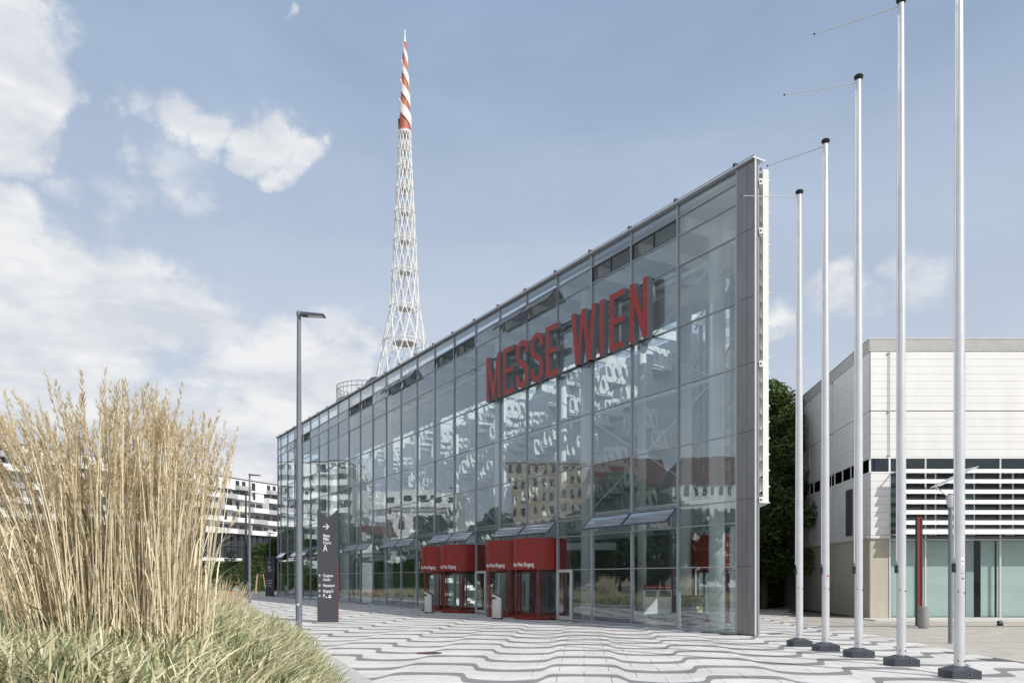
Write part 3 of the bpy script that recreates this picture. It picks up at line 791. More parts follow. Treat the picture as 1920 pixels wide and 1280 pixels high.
# revolving doors
def text_on_cyl(s, size, rad, ang0, z, sx=.62):
    vs, fs = textmesh(s, size, sx, .012*size); m_ = MB()
    m_.add([((rad)*math.cos(ang0+x/rad), rad*math.sin(ang0+x/rad), z+y) for x, y in vs], fs); return m_
def revolving(s, loc_y=0.05, rad=1.17, lab=None, text=True, rotz=0.0, parent=None, loc=None):
    r = thingpart('revolving_door', parent or fy)
    # fascia ring
    m_ = MB(); n = 40
    m_.lathe([(rad,2.10),(rad,3.44),(rad-.05,3.46),(.001,3.46)], n)
    m_.lathe([(rad-.04,2.099),(rad-.001,2.099)], n)
    r.data = m_.mesh('revolving_door', True); r.data.materials.append(M['red']); autosm(r)
    r.location = loc or (s, loc_y, .03); r.rotation_euler = (0,0,rotz)
    # base ring
    part('base_ring', MB().lathe([(rad,0),(rad,.06),(rad-.06,.08),(.001,.075)], n), M['red'], r, smooth=True)
    # curved side screens
    for a0, a1 in ((R(-35),R(35)),(R(145),R(215))):
        g = MB(); k_ = 10
        for i in range(k_):
            u0 = a0+(a1-a0)*i/k_; u1 = a0+(a1-a0)*(i+1)/k_; rr = rad-.03
            g.add([(rr*math.cos(u0),rr*math.sin(u0),.08),(rr*math.cos(u1),rr*math.sin(u1),.08),(rr*math.cos(u1),rr*math.sin(u1),2.1),(rr*math.cos(u0),rr*math.sin(u0),2.1)],[(0,1,2,3)])
        part('curved_glass', g, M['glass_in'], r)
        for u in (a0, a1): part('post', MB().box(-.045,.045,-.03,.03,.06,2.1), M['red'], r, (math.cos(u)*(rad-.04), math.sin(u)*(rad-.04), 0), u)
    # rotating wings
    for q in range(3):
        an = R(25+120*q); wg = MB()
        for (a0,a1,c0,c1) in ((.05,.09,.1,2.08),(rad-.16,rad-.12,.1,2.08),(.09,rad-.16,.1,.24),(.09,rad-.16,1.98,2.08)): wg.box(a0,a1,-.02,.02,c0,c1)
        part('wing_frame', wg, M['steelred'], r, (0,0,0), an)
        part('wing_glass', MB().box(.09,rad-.16,-.006,.006,.24,1.98), M['glass_in'], r, (0,0,0), an)
    part('centre_post', MB().tube((0,0,.08),(0,0,2.1),.05), M['steelred'], r)
    if text:
        part('lettering', text_on_cyl('Messe Wien Eingang', .27, rad+.006, R(205), 2.27), M['white'], r)
    return r
M['steelred'] = simple('door_frame_dark', (.16,.03,.025), .4, .2, .08, 3)
for k in (5,6,8,9):
    # local frame: +x runs away from the camera, +y to the plaza; lettering faces the plaza
    s = (MU[k-1]+MU[k])/2
    r = revolving(s, .10, 1.17, text=False)
    # lettering: reads left to right seen from the plaza, i.e. along -x
    vs, fs = textmesh('Messe Wien Eingang', .25, .62, .004); tw = max(v[0] for v in vs); m_ = MB()
    rad = 1.178; a1 = R(136)  # angle of the text's right end
    m_.add([(rad*math.cos(a1-(tw-x)/rad), rad*math.sin(a1-(tw-x)/rad), 2.24+y) for x, y in vs], fs)
    part('lettering', m_, M['white'], r)
    part('door_sensor', MB().box(-.05,.05,1.165,1.24,3.15,3.27), M['black'], r, (0,0,0), R(-48))
# side wall revolving door seen through the glass
p = SA+SDv*8.4
revolving(0, loc=(p.x-.1, p.y-.1, .03), text=False)

# ---- big sign
def sgn(s, d, z): return (s, d, z)
sign = thing('lettering_sign', 'large red MESSE WIEN lettering fixed in front of the glass', 'sign', P0, ROT)
zb, zt = 10.27, 12.40; SWd = .255
def px2s(px): return ((31432/(px-105))-24.85)*1.151
Cx = {}
spans = [('M',915.2,940.5),('E',946.4,966.5),('S',970.7,993.5),('S',998,1021.3),('E',1026.6,1048.7),('W',1074.6,1120.4),('I',1128.2,1134.2),('E',1146.4,1174.2),('N',1184.8,1218)]
def stroke_polys(ch, w, h, t):
    """2D outlines (x right, y up) as list of convex-ish polygons"""
    v = t*.98; b = t*.86
    if ch == 'I': return [[(0,0),(w,0),(w,h),(0,h)]]
    if ch == 'E': return [[(0,0),(v,0),(v,h),(0,h)],[(v,0),(w,0),(w,b),(v,b)],[(v,h-b),(w,h-b),(w,h),(v,h)],[(v,h*.5-b/2),(w*.93,h*.5-b/2),(w*.93,h*.5+b/2),(v,h*.5+b/2)]]
    if ch == 'N': return [[(0,0),(v,0),(v,h*.62),(v,h),(0,h)],[(w-v,0),(w,0),(w,h),(w-v,h),(w-v,h*.38)],[(v,h),(v,h*.62),(w-v,0),(w-v,h*.38)]]
    if ch == 'M': return [[(0,0),(v*.9,0),(v*.9,h),(0,h)],[(w-v*.9,0),(w,0),(w,h),(w-v*.9,h)],[(v*.9,h),(v*.9,h*.60),(w/2-v*.30,0),(w/2,0),(w/2,h*.32)],[(w-v*.9,h),(w/2,h*.32),(w/2,0),(w/2+v*.30,0),(w-v*.9,h*.60)]]
    if ch == 'W':
        q = w/4; x = .16
        return [[(0,h),(q-v*.45,0),(q+v*.5,0),(v,h)],[(q+v*.5,0),(q-v*.45,0),(2*q-v*.5,h),(2*q+v*.5,h)],[(2*q-v*.5,h),(2*q+v*.5,h),(3*q+v*.45,0),(3*q-v*.5,0)],[(3*q+v*.45,0),(3*q-v*.5,0),(w-v,h),(w,h)]]
    if ch == 'S':
        # centre line sampled then thickened
        r = (w-v)/2; x0 = v/2; pts = []
        cy1 = h-b/2-r; cy2 = b/2+r
        pts.append((w-v/2, h*.70))
        for a in range(0, 181, 20): pts.append((x0+r+r*math.cos(R(a)), cy1+r*math.sin(R(a))))
        pts.append((x0, h*.70)); pts.append((x0+.04*w, h*.615)); pts.append((x0+.22*w, h*.55)); pts.append((w-v/2-.20*w, h*.455)); pts.append((w-v/2-.03*w, h*.385)); pts.append((w-v/2, h*.30))
        for a in range(0, -181, -20): pts.append((x0+r+r*math.cos(R(a)), cy2+r*math.sin(R(a))))
        pts.append((x0, h*.30))
        Lf, Rt = [], []
        for i, p_ in enumerate(pts):
            a_ = Vector(pts[max(0,i-1)]); c_ = Vector(pts[min(len(pts)-1,i+1)]); d_ = (c_-a_).normalized(); n_ = Vector((-d_.y, d_.x))*v/2*(1 if abs(d_.y)>.5 else .93)
            Lf.append(Vector(p_)+n_); Rt.append(Vector(p_)-n_)
        return [('strip', Lf, Rt)]
for ch, a, b in spans:
    sL, sR = px2s(a), px2s(b); w = sL-sR; h = zt-zb
    m_ = MB(); y0, y1 = .16, .40; 
    def mp(x, y, d): return (sL-x, d, zb+y)
    for idx, pl in enumerate(stroke_polys(ch, w, h, min(SWd, w))):
        e = idx*.0007
        if pl[0] == 'strip':
            _, Lf, Rt = pl; n = len(Lf)
            vs = [mp(p_.x,p_.y,y1) for p_ in Lf]+[mp(p_.x,p_.y,y1) for p_ in Rt]+[mp(p_.x,p_.y,y0) for p_ in Lf]+[mp(p_.x,p_.y,y0) for p_ in Rt]
            m_.add(vs, [(i,i+1,n+i+1,n+i) for i in range(n-1)], 0)
            m_.add(vs, [(2*n+i,2*n+i+1,i+1,i) for i in range(n-1)]+[(n+i,n+i+1,3*n+i+1,3*n+i) for i in range(n-1)]+[(0,n,3*n,2*n),(n-1,2*n-1,4*n-1,3*n-1)]+[(2*n+i,3*n+i,3*n+i+1,2*n+i+1) for i in range(n-1)], 1)
        else:
            m_.prism(pl, lambda x,y:mp(x,y,y0+e), lambda x,y:mp(x,y,y1+e), 0, 1)
    part('letter', m_, [M['letter'], M['letter_side']], sign)
part('rail', MB().box(px2s(1219), px2s(914.5), .10,.158, zb+.02, zb+.09), M['anthracite'], sign)
part('rail', MB().box(px2s(1219), px2s(914.5), .10,.158, zt-.12, zt-.05), M['anthracite'], sign)
for k in range(3, 8):
    for z in (zb+.05, zt-.085): part('bracket', MB().box(MU[k]-.03, MU[k]+.03, .055, .1, z-.03, z+.03), M['anthracite'], sign)

# ---- things inside the foyer
def in_loc(x, y): return (x, y, .03)
t_ = thing('info_board', 'white information board with red header standing behind the glass', 'sign', in_loc(6.1, 33.5), R(8))
part('panel', MB().box(-.60,-.01,-.03,.03,.25,1.25).box(.01,.60,-.03,.03,.25,1.25), M['white'], t_)
part('header', MB().box(-.60,.60,-.035,.035,1.26,1.46), M['letter'], t_)
for x in (-.55, .05):
    vs, fs = textmesh('Messe Wien', .13, .68, .001); part('lettering', MB().add([(x+a_, -.037, 1.32+b_) for a_, b_ in vs], fs), M['white'], t_)
part('poster', MB().box(-.55,-.06,-.034,-.031,.95,1.2).box(.06,.55,-.034,-.031,.95,1.2), M['anthracite'], t_)
part('leg', MB().box(-.5,-.44,-.2,.2,0,.04).box(-.49,-.45,-.02,.02,.04,.25), M['steel'], t_); part('leg', MB().box(.44,.5,-.2,.2,0,.04).box(.45,.49,-.02,.02,.04,.25), M['steel'], t_)
t_ = thing('recycling_bin', 'dark recycling bin with yellow sticker inside the glass corner', 'bin', in_loc(6.45, 28.6), R(12))
part('body', MB().box(-.38,.38,-.25,.25,0,1.05), M['anthracite'], t_); part('lid', MB().box(-.36,.36,-.23,.23,1.053,1.13).box(-.2,.2,-.255,-.252,.9,1.0), M['black'], t_)
part('sticker', MB().box(.05,.25,-.256,-.252,.52,.74), M['yellow'], t_)

# ---- steel bins by the doors
def steel_bin(px, yb, lab, first=None):
    p = gpt(px, yb)
    if first: return copy_tree(first, (p.x, p.y+.15, 0), None, lab)
    t_ = thing('waste_bin', lab, 'bin', (p.x, p.y+.15, 0), R(-25), 'steel bins beside the revolving doors')
    m_ = MB(); n = 20; w, d = .24, .17
    ring = [(math.copysign(abs(math.cos(2*math.pi*i/n))**.6, math.cos(2*math.pi*i/n))*w, math.copysign(abs(math.sin(2*math.pi*i/n))**.6, math.sin(2*math.pi*i/n))*d) for i in range(n)]
    vs = [(x,y,.05) for x,y in ring]+[(x,y,1.02-.12*x/w*1.0) for x,y in ring]
    m_.add(vs, [(i,(i+1)%n,n+(i+1)%n,n+i) for i in range(n)]+[tuple(range(n,2*n))]); part('body', m_, M['steel'], t_, smooth=True)
    part('plinth', MB().prism([(x*.95,y*.95) for x,y in ring], lambda x,y:(x,y,0), lambda x,y:(x,y,.05)), M['black'], t_)
    part('slot', MB().box(-.20,-.02,-.177,-.160,.86,.95).box(-.245,-.228,-.1,.1,.80,.90), M['black'], t_)
    return t_
b1 = steel_bin(933, 1160, 'tall brushed steel waste bin nearest to the camera, by the front pair of doors')
steel_bin(804, 1148.5, 'tall brushed steel waste bin farther back, left of the second pair of doors', b1)

# ================================================================== TOTEM SIGNS
def arrow_mesh(x, z, s, ang, y):
    pts = [(-.5,-.07,.30,-.07),( .30,-.07,.30,.07)]
    m_ = MB()
    def rt(a, b): return (x+s*(a*math.cos(ang)-b*math.sin(ang)), y, z+s*(a*math.sin(ang)+b*math.cos(ang)))
    m_.add([rt(-.5,-.065),rt(.36,-.065),rt(.36,.065),rt(-.5,.065)], [(0,1,2,3)])
    m_.add([rt(.5,0),rt(.06,.44),rt(-.11,.44),rt(.33,0)], [(0,1,2,3)]); m_.add([rt(.5,0),rt(.33,0),rt(-.11,-.44),rt(.06,-.44)], [(0,1,2,3)])
    return m_
def totem(loc, rot, lab, ht, big_ang, head, lines, w=.83, icon=True):
    t_ = thing('sign_totem', lab, 'sign', loc, rot, 'dark wayfinding totems on the plaza')
    hw = w/2; notch = .38; m_ = MB(); th = .06
    pts = [(-hw,0),(hw,0),(hw,ht),(0,ht-notch),(-hw,ht)]
    m_.prism([(-hw,0),(0,0),(0,ht-notch),(-hw,ht)], lambda x,z:(x,th,z), lambda x,z:(x,-th,z))
    m_.prism([(0,0),(hw,0),(hw,ht),(0,ht-notch)], lambda x,z:(x,th,z), lambda x,z:(x,-th,z))
    part('panel', m_, M['totem'], t_)
    part('edge_strip', MB().box(hw+.001, hw+.012, -th*.9, -th*.3, .02, ht*.52), M['letter'], t_)
    y = -th-.003
    am = arrow_mesh(-.06, ht-.70, .26, big_ang, y); part('arrow', am, M['white'], t_)
    z = ht-1.12
    for s_, sz, bd in head:
        vs, fs = textmesh(s_, sz, .62, .004 if bd else 0); part('lettering', MB().add([(-.18+a_, y, z+b_) for a_, b_ in vs], fs), M['white'], t_); z -= sz*(.80 if sz < .3 else 1.0)
        if s_ == 'Eingang': z -= .16
    for (s_, zz_, ar) in lines:
        vs, fs = textmesh(s_, .165, .62, .002); part('lettering', MB().add([(-.18+a_, y, zz_+b_) for a_, b_ in vs], fs), M['white'], t_)
        if ar: part('arrow', arrow_mesh(-.32, zz_+.055, .11, R(90), y), M['white'], t_)
    if icon:
        zz_ = 1.0
        part('arrow', arrow_mesh(-.32, zz_+.055, .11, R(90), y), M['white'], t_)
        vs, fs = textmesh('P', .19, .7, .006); part('lettering', MB().add([(-.18+a_, y, zz_+b_) for a_, b_ in vs], fs), M['white'], t_)
        ic = MB()
        ic.add([(.02,y,zz_-.02),(.15,y,zz_-.02),(.15,y,zz_+.03),(.02,y,zz_+.03)],[(0,1,2,3)]).add([(.04,y,zz_+.045),(.13,y,zz_+.045),(.115,y,zz_+.10),(.055,y,zz_+.10)],[(0,1,2,3)])
        ic.add([(-.075,y,zz_-.02),(-.03,y,zz_-.02),(-.03,y,zz_+.03),(-.075,y,zz_+.03)],[(0,1,2,3)])
        part('pictogram', ic, M['white'], t_)
    return t_
p = gpt(615, 1165.8)
totem((p.x, p.y, 0), 0, 'nearer dark totem sign with white arrow and letter A', 4.53, 0,
      [('Messe',.17,1),('Wien',.17,1),('Eingang',.17,0),('A',.40,0)],
      [('Congress',1.82,1),('Center',1.66,0),('Messeturm',1.42,1),('Eingang D',1.20,1)])
p = gpt(506, 1117.3)
totem((p.x, p.y, 0), 0, 'farther small dark totem sign before the dark trees', 4.0, R(90),
      [('Messe',.19,1),('Wien',.19,1),('Congress',.19,0),('Center',.19,0)], [('Messeturm',1.5,1),('Eingang D',1.26,1)], icon=True)

# ================================================================== STREET LAMPS
def street_lamp(px, yb, ytop, lab, rb, rt_, armw, rot=0, group='street lamps along the grass bed', mat='lampgrey'):
    p = gpt(px, yb); Y = p.y; ht = H0+(HZ-ytop)/F*Y
    t_ = thing('street_lamp', lab, 'street lamp', (p.x, p.y, 0), rot, group)
    part('pole', MB().lathe([(rb,0),(rb,ht*.25),(rt_,ht-.12),(rt_,ht)], 16), M[mat], t_, smooth=True)
    part('collar', MB().lathe([(rt_*1.3,ht-.10),(rt_*1.3,ht+.0),(rt_*.9,ht+.03),(.001,ht+.03)], 14), M[mat], t_)
    h = part('lamp_head', MB().add([(.06,-.14,ht-.10),(armw,-.14,ht-.13),(armw,.14,ht-.13),(.06,.14,ht-.10),(.08,-.12,ht-.02),(armw-.03,-.11,ht-.075),(armw-.03,.11,ht-.075),(.08,.12,ht-.02)],[(0,3,2,1),(4,5,6,7),(0,1,5,4),(1,2,6,5),(2,3,7,6),(3,0,4,7)]), M['anthracite'], t_)
    part('lens', MB().add([(.26,-.09,ht-.112),(armw-.06,-.09,ht-.132),(armw-.06,.09,ht-.132),(.26,.09,ht-.112)],[(3,2,1,0)]), M['lampwhite'], h)
    return t_
l1 = street_lamp(560.5, 1201, 585, 'tall grey street lamp nearest the camera at the bed kerb', .09, .055, .74)
part('hatch_sticker', MB().box(-.03,.03,-.093,-.089,1.0,1.05), M['white'], l1)
street_lamp(468, 1134, 888, 'second street lamp, half way down the plaza before the apartments', .09, .05, .72)
street_lamp(506, 1115, 998, 'short far street lamp rising behind the small totem', .07, .05, .6)
p = gpt(461, 1119); t_ = thing('post', 'thin dark post left of the second street lamp', 'post', (p.x, p.y, 0)); part('pole', MB().lathe([(.13,0),(.13,2.5),(.08,10)],10), M['anthracite'], t_)

# ================================================================== FLAGPOLES
fp = [(1499,1212,361,(1393,367)),(1548,1221,266,(1440,311)),(1610,1233,146,(1472,178)),(1690,1249.5,2,(1528,64)),(1799,1273,-160,(1690,-90))]
flabs = ['shortest looking white flagpole, next to the steel building corner','second flagpole from the steel corner, boom slanting down','middle flagpole of the five','fourth flagpole from the steel corner, before the hall corner','nearest thickest flagpole with small stickers, its top out of view']
for i, (px, yb, yt, (ax, ay)) in enumerate(fp):
    Y = F*H0/(yb-HZ)+.26; X = (px-CX)/F*Y; ht = H0+(HZ-yt)/F*Y
    t_ = thing('flagpole', flabs[i], 'flagpole', (X, Y, 0), 0, 'flagpoles in a row')
    part('pole', MB().lathe([(.088,.16),(.088,3.0),(.078,ht*.55),(.052,ht-.05)], 24), M['pole'], t_, smooth=True)
    b_ = MB(); w, d = .28, .21; c, s_ = math.cos(R(-6)), math.sin(R(-6))
    def rr(x, y, z): return (x*c-y*s_, x*s_+y*c, z)
    pts = [(-w*.72,-d),(w,-d),(w,d*.4),(w*.72,d),(-w,d),(-w,-d*.2)]
    low = [rr(x,y,0) for x,y in pts]; top = [rr(x,y,.14) for x,y in pts]; apx = [rr(x*.3,y*.4,.215) for x,y in pts]; n = 6
    b_.add(low+top+apx, [(k,(k+1)%n,n+(k+1)%n,n+k) for k in range(n)]+[(n+k,n+(k+1)%n,2*n+(k+1)%n,2*n+k) for k in range(n)]+[tuple(range(2*n,3*n))])
    bs = part('base_cover', b_, M['anthracite'], t_)
    for (x, z) in ((-.012,.035),(-.012,.105),(.034,.035),(.034,.105)): part('rivet', MB().box(x-.005+.05,x+.005+.05,-d-.018,-d+.02,z-.005,z+.005), M['steel'], bs)
    part('seam', MB().box(.058,.064,-d-.012,-d+.02,.0,.138), M['black'], bs)
    for (ang, z) in ((-60,.30),(-130,.31),(-60,1.50),(-130,1.52)):
        a = R(ang); part('bolt', MB().tube((math.cos(a)*.085,math.sin(a)*.085,z),(math.cos(a)*.103,math.sin(a)*.103,z),.013,.013,8), M['anthracite'], t_)
    hz0 = 2.1
    part('halyard_tube', MB().tube((-.105,-.02,hz0),(-.078,-.02,ht-.3),.016,.013,8), M['pole'], t_, smooth=True)
    part('cleat', MB().box(-.125,-.085,-.03,.03,hz0-.24,hz0-.08), M['black'], t_)
    part('cap', MB().lathe([(.03,-.05),(.09,-.02),(.105,.02),(.08,.055),(.001,.065)], 16, (0,0,ht)), M['black'], t_, smooth=True)
    za = ht-.12; Ye = (za-H0)*F/(HZ-ay); Xe = (ax-CX)/F*Ye
    bm = part('boom', MB().tube((-.06,0,za),(Xe-X,Ye-Y,za),.012,.009,6), M['pole'], t_)
    part('boom_tip', MB().tube((Xe-X,Ye-Y,za),(Xe-X-.03,Ye-Y+.005,za),.02,.02,6), M['black'], bm)
    if i == 4:
        sk = MB()
        def cyl(a0, a1, z0, z1, rad=.0895):
            k_ = 4; m_ = MB()
            for q in range(k_):
                u0 = R(a0+(a1-a0)*q/k_); u1 = R(a0+(a1-a0)*(q+1)/k_)
                m_.add([(rad*math.cos(u0),rad*math.sin(u0),z0),(rad*math.cos(u1),rad*math.sin(u1),z0),(rad*math.cos(u1),rad*math.sin(u1),z1),(rad*math.cos(u0),rad*math.sin(u0),z1)],[(0,1,2,3)])
            return m_
        part('sticker', cyl(-105,-65,2.0,2.12), M['white'], t_); part('sticker', cyl(-95,-72,1.74,1.765), M['anthracite'], t_); part('sticker', cyl(-100,-75,1.84,1.85), M['anthracite'], t_)
        part('sticker', cyl(-92,-86,2.035,2.075,.0905), M['anthracite'], t_); part('sticker', cyl(-84,-78,2.035,2.075,.0905), M['anthracite'], t_)
    if i == 1:
        part('sticker', MB().box(.0,.045,-.092,-.086,1.80,1.84), M['orange'], t_)

# ================================================================== WHITE HALL
HX, HY = 15.63, 34.9
hall = thing('exhibition_hall', 'white clad exhibition hall with brise soleil and concrete corner', 'building', (HX, HY, 0))
ff = lambda a, d, z: (a, -d, z)
sf = lambda t, d, z: (.1*t-d*.995, t+d*.0995, z)
FL = 34.0; SLn = 60.0
# core walls
part('core', MB().prism([(.12,.12),(FL,.12),(FL+6,SLn),(.1*SLn+.12,SLn)], lambda x,y:(x,y,7.02), lambda x,y:(x,y,12.1)), M['apshade'], hall)
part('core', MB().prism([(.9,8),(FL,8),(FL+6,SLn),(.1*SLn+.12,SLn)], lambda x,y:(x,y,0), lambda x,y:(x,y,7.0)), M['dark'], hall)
part('side_core', MB().box(.1, SLn, -.14, -.02, .02, 6.3, sf), M['apshade'], hall)
# concrete corner pier, side plinth
part('concrete_pier', MB().box(0, .80, -.14, 0, 0, 3.50, ff), M['concrete'], hall)
for k in range(8):
    part('concrete_panel', MB().box(.004+k*5.0, 4.99+k*5.0, -.001+.001, .001+.0, 0, 3.50, sf) if False else MB().box(.02+k*5.0, 4.99+k*5.0, -.015, .03, 0, 3.50, sf), M['concrete'], hall)
part('ledge', MB().box(-.03, .84, -.1, .10, 3.50, 3.62, ff), M['clad2'], hall); part('ledge', MB().box(.04, 40, -.1, .11, 3.50, 3.62, sf), M['clad2'], hall)
# cladding panels
def rows_between(z0, z1, n): return [(z0+(z1-z0)*i/n, z0+(z1-z0)*(i+1)/n) for i in range(n)]
def clad(fn, a0, a1, z0, z1, n):
    for (za, zb_) in rows_between(z0, z1, n):
        part('cladding_panel', MB().box(a0+.004, a1-.004, -.02, .045, za+.004, zb_-.004, fn), M['clad'], hall)
clad(ff, 0.0, .80, 3.63, 6.33, 8)
for a0, a1 in ((0,.80),(.80,4.07),(4.07,7.34)):
    clad(ff, a0, a1, 9.06, 11.62, 8); clad(ff, a0, a1, 7.05, 9.03, 6)
part('cladding_field', MB().box(7.35, FL, -.02, .045, 7.05, 11.62, ff), M['clad'], hall)
for t0, t1 in ((.05,1.35),(1.35,5.3),(5.3,9.3),(9.3,13.3),(13.3,17.3)):
    clad(sf, t0, t1, 9.06, 11.62, 8); clad(sf, t0, t1, 7.05, 9.03, 6); clad(sf, t0, t1, 3.63, 6.33, 8)
part('cladding_field', MB().box(17.31, SLn, -.02, .045, 3.63, 11.62, sf), M['clad'], hall)
# top louvre band
for q in range(6):
    z = 11.66+q*.085
    part('roof_slat', MB().box(-.05, FL, .02, .07, z, z+.045, ff), M['clad2'], hall); part('roof_slat', MB().box(-.07, SLn, .02, .07, z, z+.045, sf), M['clad2'], hall)
part('roof_backing', MB().box(0, FL, -.05, .0, 11.63, 12.15, ff), M['apshade'], hall); part('roof_backing', MB().box(0.06, SLn, -.05, .0, 11.63, 12.15, sf), M['apshade'], hall)
part('roof_cap', MB().box(-.08, FL, -.3, .10, 12.165, 12.20, ff), M['clad2'], hall); part('roof_cap', MB().box(-.05, SLn, -.3, .10, 12.168, 12.203, sf), M['clad2'], hall)
# window strip
for a0, a1 in ((.05,.14),(.18,.79)): part('strip_window', MB().box(a0, a1, -.03, .01, 6.40, 6.96, ff), M['blueglass'], hall)
for k in range(14):
    t0 = .1+k*1.25; part('strip_window', MB().box(t0, t0+1.17, -.03, .01, 6.40, 6.96, sf), M['blueglass'], hall)
part('strip_frame', MB().box(-.01, .84, -.05, .05, 6.34, 6.398, ff).box(-.01, FL, -.05, .05, 6.98, 7.04, ff), M['white'], hall)
part('strip_frame', MB().box(.055, 18, -.05, .05, 6.34, 6.398, sf).box(.055, 18, -.05, .05, 6.98, 7.04, sf), M['white'], hall)
for k in range(14): part('strip_mullion', MB().box(.02+k*1.25, .09+k*1.25, -.05, .03, 6.40, 6.97, sf), M['white'], hall)
part('strip_mullion', MB().box(.79, .84, -.05, .04, 6.40, 6.97, ff), M['white'], hall)
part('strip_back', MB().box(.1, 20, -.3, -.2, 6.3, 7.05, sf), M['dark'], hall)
# glazed front: frames, panes, blinds
bays = [.84+3.26*k for k in range(0, 9)]
bays[1] = 2.40; bays = [.84, 2.40, 5.66, 8.92, 12.18, 15.44, 18.7]
for a0, a1 in zip(bays[:-1], bays[1:]):
    part('glass_pane', MB().box(a0+.04, a1-.04, -.02, .0, .06, 3.42, ff), M['glass_in'], hall)
    part('glass_pane', MB().box(a0+.04, a1-.04, -.02, .0, 3.46, 6.35, ff), M['glass_dark'], hall)
    part('glass_pane', MB().box(a0+.04, a1-.04, -.02, .0, 6.41, 6.96, ff), M['glass_dark'], hall)
for a in bays: part('window_mullion', MB().box(a-.035, a+.035, -.06, .03, .0, 6.98, ff), M['alu_l'], hall)
part('window_transom', MB().box(.84, 18.7, -.06, .03, 3.42, 3.46, ff).box(.84, 18.7, -.06, .035, 6.35, 6.41, ff).box(.84,18.7,-.06,.05,0,.06,ff), M['alu_l'], hall)
# pale green blinds behind the ground floor glass with gaps
for a0, a1 in ((.9,4.0),(4.9,5.6),(5.7,8.9),(9.0,12.1),(12.2,18.6)):
    if a0 == 4.9: a0 = 5.0
    part('blind', MB().box(a0, a1, -.34, -.30, .08, 3.40, ff), M['greenwall'], hall)
for a in (1.0, 4.45, 7.6, 11.0): part('inner_column', MB().box(a, a+.35, -.9, -.5, 0, 7.0, ff), M['ingrey'], hall)
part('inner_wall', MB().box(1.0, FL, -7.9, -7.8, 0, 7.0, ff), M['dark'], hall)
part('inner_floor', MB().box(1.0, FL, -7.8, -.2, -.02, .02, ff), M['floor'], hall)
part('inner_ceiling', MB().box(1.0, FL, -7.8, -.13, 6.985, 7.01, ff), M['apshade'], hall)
# brise soleil
for q in range(8):
    z = 3.63+.085 if q == 0 else 3.63+.05+q*.44
    for a0, a1 in ((.90,2.54),(2.56,4.20),(4.22,5.86),(5.88,7.52),(7.54,9.18),(9.20,10.84)):
        m_ = MB(); h_ = .20 if q else .26
        P = [(.58,z-.06),(.60,z-.08),(.80,z+h_-.10),(.785,z+h_-.075)]
        P = [(.80,z-.08),(.82,z-.07),(.62,z+h_-.08),(.60,z+h_-.09)]
        vs = [(a0,-d_,zq) for d_,zq in P]+[(a1,-d_,zq) for d_,zq in P]
        if q == 7: continue
        m_.add(vs, [(0,1,2,3),(7,6,5,4),(0,4,5,1),(1,5,6,2),(2,6,7,3),(3,7,4,0)]); part('sunshade_blade', m_, M['clad'], hall)
part('sunshade_rail', MB().box(.86, 10.9, .60, .66, 6.36, 6.42, ff), M['white'], hall)
for a in (.90, 2.55, 4.21, 5.87, 7.53, 9.19):
    part('sunshade_bracket', MB().box(a-.02, a+.02, .52, .58, 3.6, 6.4, ff).box(a-.015, a+.015, .03, .52, 3.62, 3.68, ff).box(a-.015, a+.015, .03, .52, 6.30, 6.36, ff), M['alu_l'], hall)
# guide rods with brackets on the cladding
for a in (.80, 4.07, 7.34):
    part('guide_rod', MB().tube((a,-.10,7.08),(a,-.10,11.6),.018,.018,6), M['alu_l'], hall)
    for z in (7.1, 9.0, 11.55): part('rod_bracket', MB().box(a-.08, a+.02, .04, .12, z-.02, z+.03, ff), M['alu'], hall)
for t in (1.35, 5.3, 9.3):
    a = sf(t, .1, 3.7); b = sf(t, .1, 11.6); part('guide_rod', MB().tube(a, b, .016,.016,6), M['alu_l'], hall)
    for z in (6.9, 9.0, 11.55): part('rod_bracket', MB().box(t-.1, t+.1, .04, .12, z-.02, z+.03, sf), M['alu'], hall)
o = part('banner_board', MB().box(2.2, 3.0, .06, .12, 3.75, 5.9, sf), M['totem'], hall)

# ---- things before the hall
p = gpt(1723, 1172); t_ = thing('steel_stele', 'slender red steel post sculpture with dark flanges before the hall', 'sculpture', (p.x, p.y, 0))
part('flange', MB().box(-.10,-.055,-.08,.08,0,4.02), M['totem'], t_); part('flange', MB().box(.055,.10,-.08,.08,0,4.02), M['totem'], t_)
part('web', MB().box(-.055,.055,-.05,.02,0,4.05), M['red'], t_)
p = gpt(1736.5, 1177); t_ = thing('waste_bin', 'round grey concrete litter bin beside the red steel post', 'bin', (p.x, p.y+.18, 0))
part('body', MB().lathe([(.17,0),(.19,.04),(.185,.60),(.18,.605),(.18,.615),(.19,.62),(.19,.76),(.15,.76),(.14,.5),(.001,.5)], 24), M['binc'], t_, smooth=True)
p = gpt(1875, 1172); t_ = thing('ground_spotlight', 'small dark floodlight on the ground before the green glazing', 'floodlight', (p.x, p.y, 0))
part('housing', MB().tube((-.07,0,.10),(.07,0,.10),.09,.09,12), M['anthracite'], t_); part('bracket', MB().box(-.1,.1,-.05,.05,0,.03).box(-.1,-.085,-.03,.03,.03,.12).box(.085,.1,-.03,.03,.03,.12), M['black'], t_)
p = gpt(1782, 1205); ht = 4.02
t_ = thing('reflector_lamp', 'slim grey lamp post with tilted mirror plate, behind the nearest flagpole', 'street lamp', (p.x, p.y, 0))
part('pole', MB().lathe([(.056,0),(.056,ht-.3)],14), M['lampgrey'], t_, smooth=True); part('cup', MB().lathe([(.06,ht-.34),(.10,ht-.24),(.11,ht),(.001,ht)],16), M['alu_l'], t_, smooth=True)
